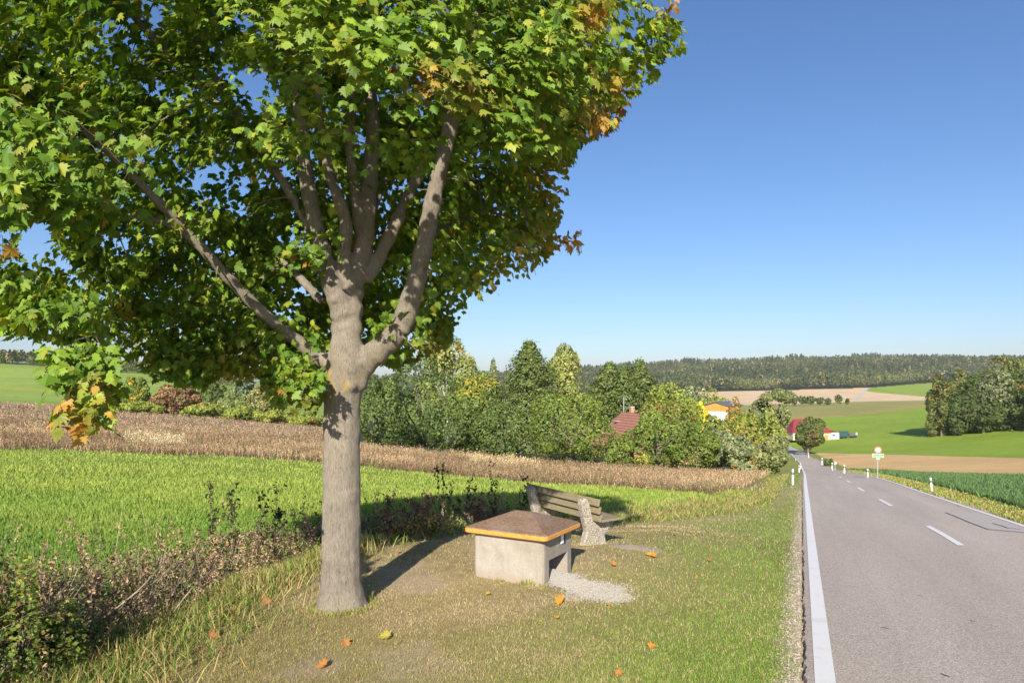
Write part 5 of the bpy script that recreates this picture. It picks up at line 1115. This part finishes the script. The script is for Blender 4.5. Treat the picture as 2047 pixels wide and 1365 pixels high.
# ------------------------------------------------------------------ tall weeds standing in the ditch, plant by plant
def weed(px_, top, y_, label, col_, n_leaf=90, spread=.10, stems=2, leaf=.022, name='tall_weed', cat='weed'):
    p = at(px_, y_); h = -(top - HY) / F * y_ - p.z; r = random.Random(int(px_)); root = empty(name, p, label, cat); sb = MB(); LPs = []
    for s in range(stems):
        a = r.uniform(0, 6.28); q = [(0.02 * math.cos(a), .02 * math.sin(a), -.05)]; x_, y0_ = 0, 0; hh = h * (1 if s == 0 else r.uniform(.6, .95))
        for k in range(1, 9):
            x_ += r.uniform(-.02, .02) + spread * .12 * math.cos(a) * (s > 0); y0_ += r.uniform(-.02, .02) + spread * .12 * math.sin(a) * (s > 0); q.append((x_, y0_, hh * k / 8))
        sb.tube(q, [.006 * (1 - k / 10) + .001 for k in range(9)], 5); 
        for _ in range(7):
            k = r.randint(3, 7); b0 = Vector(q[k]); a2 = r.uniform(0, 6.28); L_ = r.uniform(.05, spread + .06); b1 = b0 + Vector((math.cos(a2) * L_, math.sin(a2) * L_, L_ * 1.1)); sb.tube([b0, (b0 + b1) / 2 + Vector((0, 0, -.01)), b1], [.003, .002, .001], 4)
            for _ in range(int(n_leaf / 14)): LPs.append(b0.lerp(b1, r.uniform(.2, 1.1)) + Vector((r.gauss(0, .014), r.gauss(0, .014), r.gauss(0, .014))))
        for _ in range(n_leaf // 3): 
            t_ = r.uniform(.25, 1); k = min(7, int(t_ * 8)); LPs.append(Vector(q[k]).lerp(Vector(q[k + 1]) if k < 8 else Vector(q[8]), r.random()) + Vector((r.gauss(0, .022), r.gauss(0, .022), 0)))
    sb.build('stem', M['bark2'], root); P_ = np.array([tuple(v) for v in LPs]); N_ = rng.normal(0, 1, P_.shape)
    V_, f_ = cards(P_, N_, rng.uniform(.6, 1.4, len(P_)) * leaf, .5); np_mesh('leaves', V_, f_, M['dry'], root, col=np.repeat(jit(col_, len(P_), .3, .08), 4, 0))
DK = (.045, .055, .02); RB = (.24, .14, .09)
WD = [(422, 962, 9.2, 'tall dark weed with crooked top at the left of the three ditch weeds', DK), (468, 972, 9.4, 'tall dark weed in the middle of the left ditch group', DK), (520, 982, 9.6, 'dark branching weed right of the middle ditch weed', DK), (548, 968, 9.8, 'slender dark weed closest left of the maple trunk', DK),
 (885, 914, 14.0, 'tallest dark weed right of the trunk reaching into the brown meadow', DK), (905, 960, 14.2, 'shorter dark weed touching the tallest one', DK), (940, 955, 14.6, 'dark weed midway between trunk and bench', DK), (985, 916, 15.0, 'tall dark weed with seed heads left of the bench', DK), (1046, 948, 16.0, 'small dark seed head rising beside the bench back', DK),
 (770, 980, 12.4, 'dark thin weed in the maple shadow right of the trunk', DK), (852, 985, 11.8, 'reddish brown dried weed in the sunlit clump', RB), (830, 1005, 11.4, 'lower reddish dried weed in the sunlit clump', RB), (775, 1012, 11.2, 'pinkish dried weed nearest the trunk shadow', RB), (950, 990, 13.2, 'pinkish brown dried weed between the dark weeds', RB)]
for px_, top, y_, lab, c_ in WD: weed(px_, top, y_, lab, c_, 110 if c_ is DK else 150, .12 if c_ is DK else .16, 2 if c_ is DK else 3, .02 + .0008 * y_)
for i, (a, b_, y_, lab) in enumerate([(860, 1075, 11.2, 'thick sunlit clump of dried weeds between trunk and grit bin'), (800, 1085, 10.8, 'sunlit clump of dried weeds right beside the trunk')]):
    p = at(a, y_); root = empty('weed_clump', p, lab, 'weed'); n = 1100; q = rng.normal(0, 1, (n, 3)); P_ = q * np.array([.18, .14, .10]) + np.array([0, 0, .24]); P_[:, 2] = np.abs(P_[:, 2])
    c = np.where(rng.uniform(0, 1, (n, 1)) < .65, np.array((.30, .19, .12)), np.array((.20, .24, .03))); V_, f_ = cards(P_, q + rng.normal(0, .6, (n, 3)), rng.uniform(.012, .03, n), .6); np_mesh('leaves', V_, f_, M['dry'], root, col=np.repeat(jit(c, n, .25, .08), 4, 0))
    sb = MB()
    for k in range(16): an = random.uniform(0, 6.28); sb.tube([(0, 0, -.03), (.08 * math.cos(an), .07 * math.sin(an), .22), (.2 * math.cos(an), .16 * math.sin(an), random.uniform(.3, .5))], [.005, .004, .002], 4)
    sb.build('stem', M['bark2'], root)
# long bare branches leaning out of the ditch
def cane(pts, label, r_=.008):
    P_ = [hit(a, b_, 3, 30) if i == 0 else Vector(W3(a, b_, c_)) for i, (a, b_, c_) in enumerate(pts)]; P_ = [P_[0]] + P_[1:]
    o = P_[0]; q = smooth_poly([tuple(v - o) for v in P_], 5); tag(MB().tube([Vector(v) for v in q], list(np.linspace(r_, r_ * .3, len(q))), 6).build('bare_branch', M['dead'], loc=o), label, 'branch')
M['dead'] = flat_mat('dead_wood', (.33, .27, .20), .9, .2, .3, 12)
cane([(150, 1275, 0), (270, 1185, 5.6), (340, 1110, 6.3), (395, 1060, 7)], 'long pale bare branch rising diagonally from the lower left brambles')
cane([(235, 1240, 0), (300, 1170, 6.6), (380, 1110, 7.6), (440, 1060, 8.6)], 'bare branch slanting beside the brown ditch weeds')
cane([(212, 1180, 0), (232, 1095, 7.6), (246, 1000, 7.8)], 'upright bare stem standing before the green field', .006)
cane([(300, 1150, 0), (293, 1060, 8), (278, 996, 8)], 'thin upright bare stem curving to its left before the field', .006)
cane([(330, 1250, 0), (380, 1180, 6.6), (450, 1120, 7.8)], 'short bare branch leaning over the ditch grass')
cane([(85, 1240, 0), (88, 1170, 5.3), (80, 1110, 5.3)], 'thin bare stem in the lower left brambles', .005)
# bramble bush in the lower left corner
for i, (a, y_, hgt, wd, n_, lab, cs) in enumerate([(30, 4.9, .75, .75, 3600, 'leafy yellow-green bramble bush in the lower left corner', [(.09, .16, .025), (.28, .31, .05)]), (120, 5.3, .42, .6, 2000, 'low dark green bramble bush beside the leafy corner bush', [(.04, .10, .015), (.11, .18, .03)]), (-90, 5.2, .9, .9, 2500, 'bramble bush mostly beyond the lower left frame edge', [(.06, .13, .02), (.2, .24, .04)]), (330, 7.6, .35, .6, 1600, 'low green bramble patch under the brown ditch weeds', [(.05, .12, .015), (.14, .2, .03)])]):
    p = at(a, y_); root = empty('bramble_bush', p, lab, 'bush'); q = rng.normal(0, 1, (n_, 3)); q /= np.linalg.norm(q, axis=1)[:, None]; n_ = int(n_ * 1.7); q = rng.normal(0, 1, (n_, 3)); q /= np.linalg.norm(q, axis=1)[:, None]; P_ = q * rng.uniform(.5, 1, (n_, 1)) ** .5 * np.array([wd / 2, wd / 2, hgt]) * (1 + .25 * np.sin(q[:, 0:1] * 7 + q[:, 1:2] * 5)); g = P_[:, 2] > 0; P_, q = P_[g], q[g]
    c = blend(cs[0], cs[1], rng.uniform(0, 1, len(P_)) ** 1.5); k = rng.uniform(0, 1, len(P_)) < .12; c[k] = (.26, .14, .05); V_, f_ = cards(P_, q * .6 + rng.normal(0, .6, q.shape) + np.array([0, -.2, .5]), rng.uniform(.010, .024, len(P_)), .7)
    np_mesh('leaves', V_, f_, M['foliage'], root, col=np.repeat(jit(c, len(P_), .2, .08), 4, 0)); sb = MB()
    for k in range(22): an = random.uniform(0, 6.28); rr = random.uniform(.2, .5) * wd; sb.tube([(0, 0, -.03), (rr * .5 * math.cos(an), rr * .5 * math.sin(an), hgt * .6), (rr * math.cos(an), rr * math.sin(an), hgt * random.uniform(.5, 1.05))], [.005, .004, .0015], 4)
    sb.build('stem', M['bark2'], root)

# ------------------------------------------------------------------ haze: one closed box of pale air
hb = MB().box((0, 1630, -15), (6600, 3560, 290)).build('haze', bpy.data.materials.new('haze_air')); tag(hb, 'thin pale air over the whole valley', 'haze', kind='stuff')
hm_ = hb.data.materials[0]; hm_.use_nodes = True; hn = hm_.node_tree; hn.nodes.clear()
ho = hn.nodes.new('ShaderNodeOutputMaterial'); hv = hn.nodes.new('ShaderNodeVolumePrincipled'); hv.inputs['Color'].default_value = (.94, .97, 1, 1)
hv.inputs['Density'].default_value = .00006; hv.inputs['Anisotropy'].default_value = .0; hn.links.new(hv.outputs[0], ho.inputs['Volume'])

# ------------------------------------------------------------------ light, sky, camera
AZ, EL = R(9.5), R(28)       # light travels forward and slightly to the right
sun = bpy.data.lights.new('sun', 'SUN'); sun.energy = 5.0; sun.angle = R(.53); sun.color = (1.0, .91, .78)
so = bpy.data.objects.new('sun', sun); COL.objects.link(so)
dv = Vector((math.sin(AZ) * math.cos(EL), math.cos(AZ) * math.cos(EL), -math.sin(EL))); so.rotation_euler = dv.to_track_quat('-Z', 'Y').to_euler()
wd_ = bpy.data.worlds.new('World'); bpy.context.scene.world = wd_; wd_.use_nodes = True; nt = wd_.node_tree
sk = nt.nodes.new('ShaderNodeTexSky'); sk.sky_type = 'NISHITA'; sk.sun_disc = False; sk.sun_elevation = EL; sk.sun_rotation = math.pi + AZ
sk.altitude = 0; sk.air_density = 1.0; sk.dust_density = 1.0; sk.ozone_density = 6.0
bg = nt.nodes['Background']; bg.inputs[1].default_value = .096; ti = nt.nodes.new('ShaderNodeMix'); ti.data_type = 'RGBA'; ti.blend_type = 'MULTIPLY'; ti.inputs[0].default_value = 1; ti.inputs[7].default_value = (1.02, .905, .90, 1)
hs_ = nt.nodes.new('ShaderNodeHueSaturation'); hs_.inputs['Saturation'].default_value = 1.07
nt.links.new(sk.outputs[0], hs_.inputs['Color']); nt.links.new(hs_.outputs[0], ti.inputs[6]); nt.links.new(ti.outputs[2], bg.inputs[0])
cam = bpy.data.cameras.new('camera'); cam.sensor_width = 36; cam.lens = 36 * F / 2047; cam.shift_y = (HY - 682.5) / 2047; cam.clip_end = 12000; cam.clip_start = .05
ca = bpy.data.objects.new('camera', cam); COL.objects.link(ca); ca.location = (0, 0, 0); ca.rotation_euler = (R(90), 0, 0)
sc = bpy.context.scene; sc.camera = ca
sc.view_settings.view_transform = 'Standard'; sc.view_settings.look = 'None'; sc.view_settings.exposure = .82; sc.view_settings.gamma = 1
sc.cycles.max_bounces = 6; sc.cycles.diffuse_bounces = 3; sc.cycles.transmission_bounces = 4; sc.cycles.transparent_max_bounces = 6
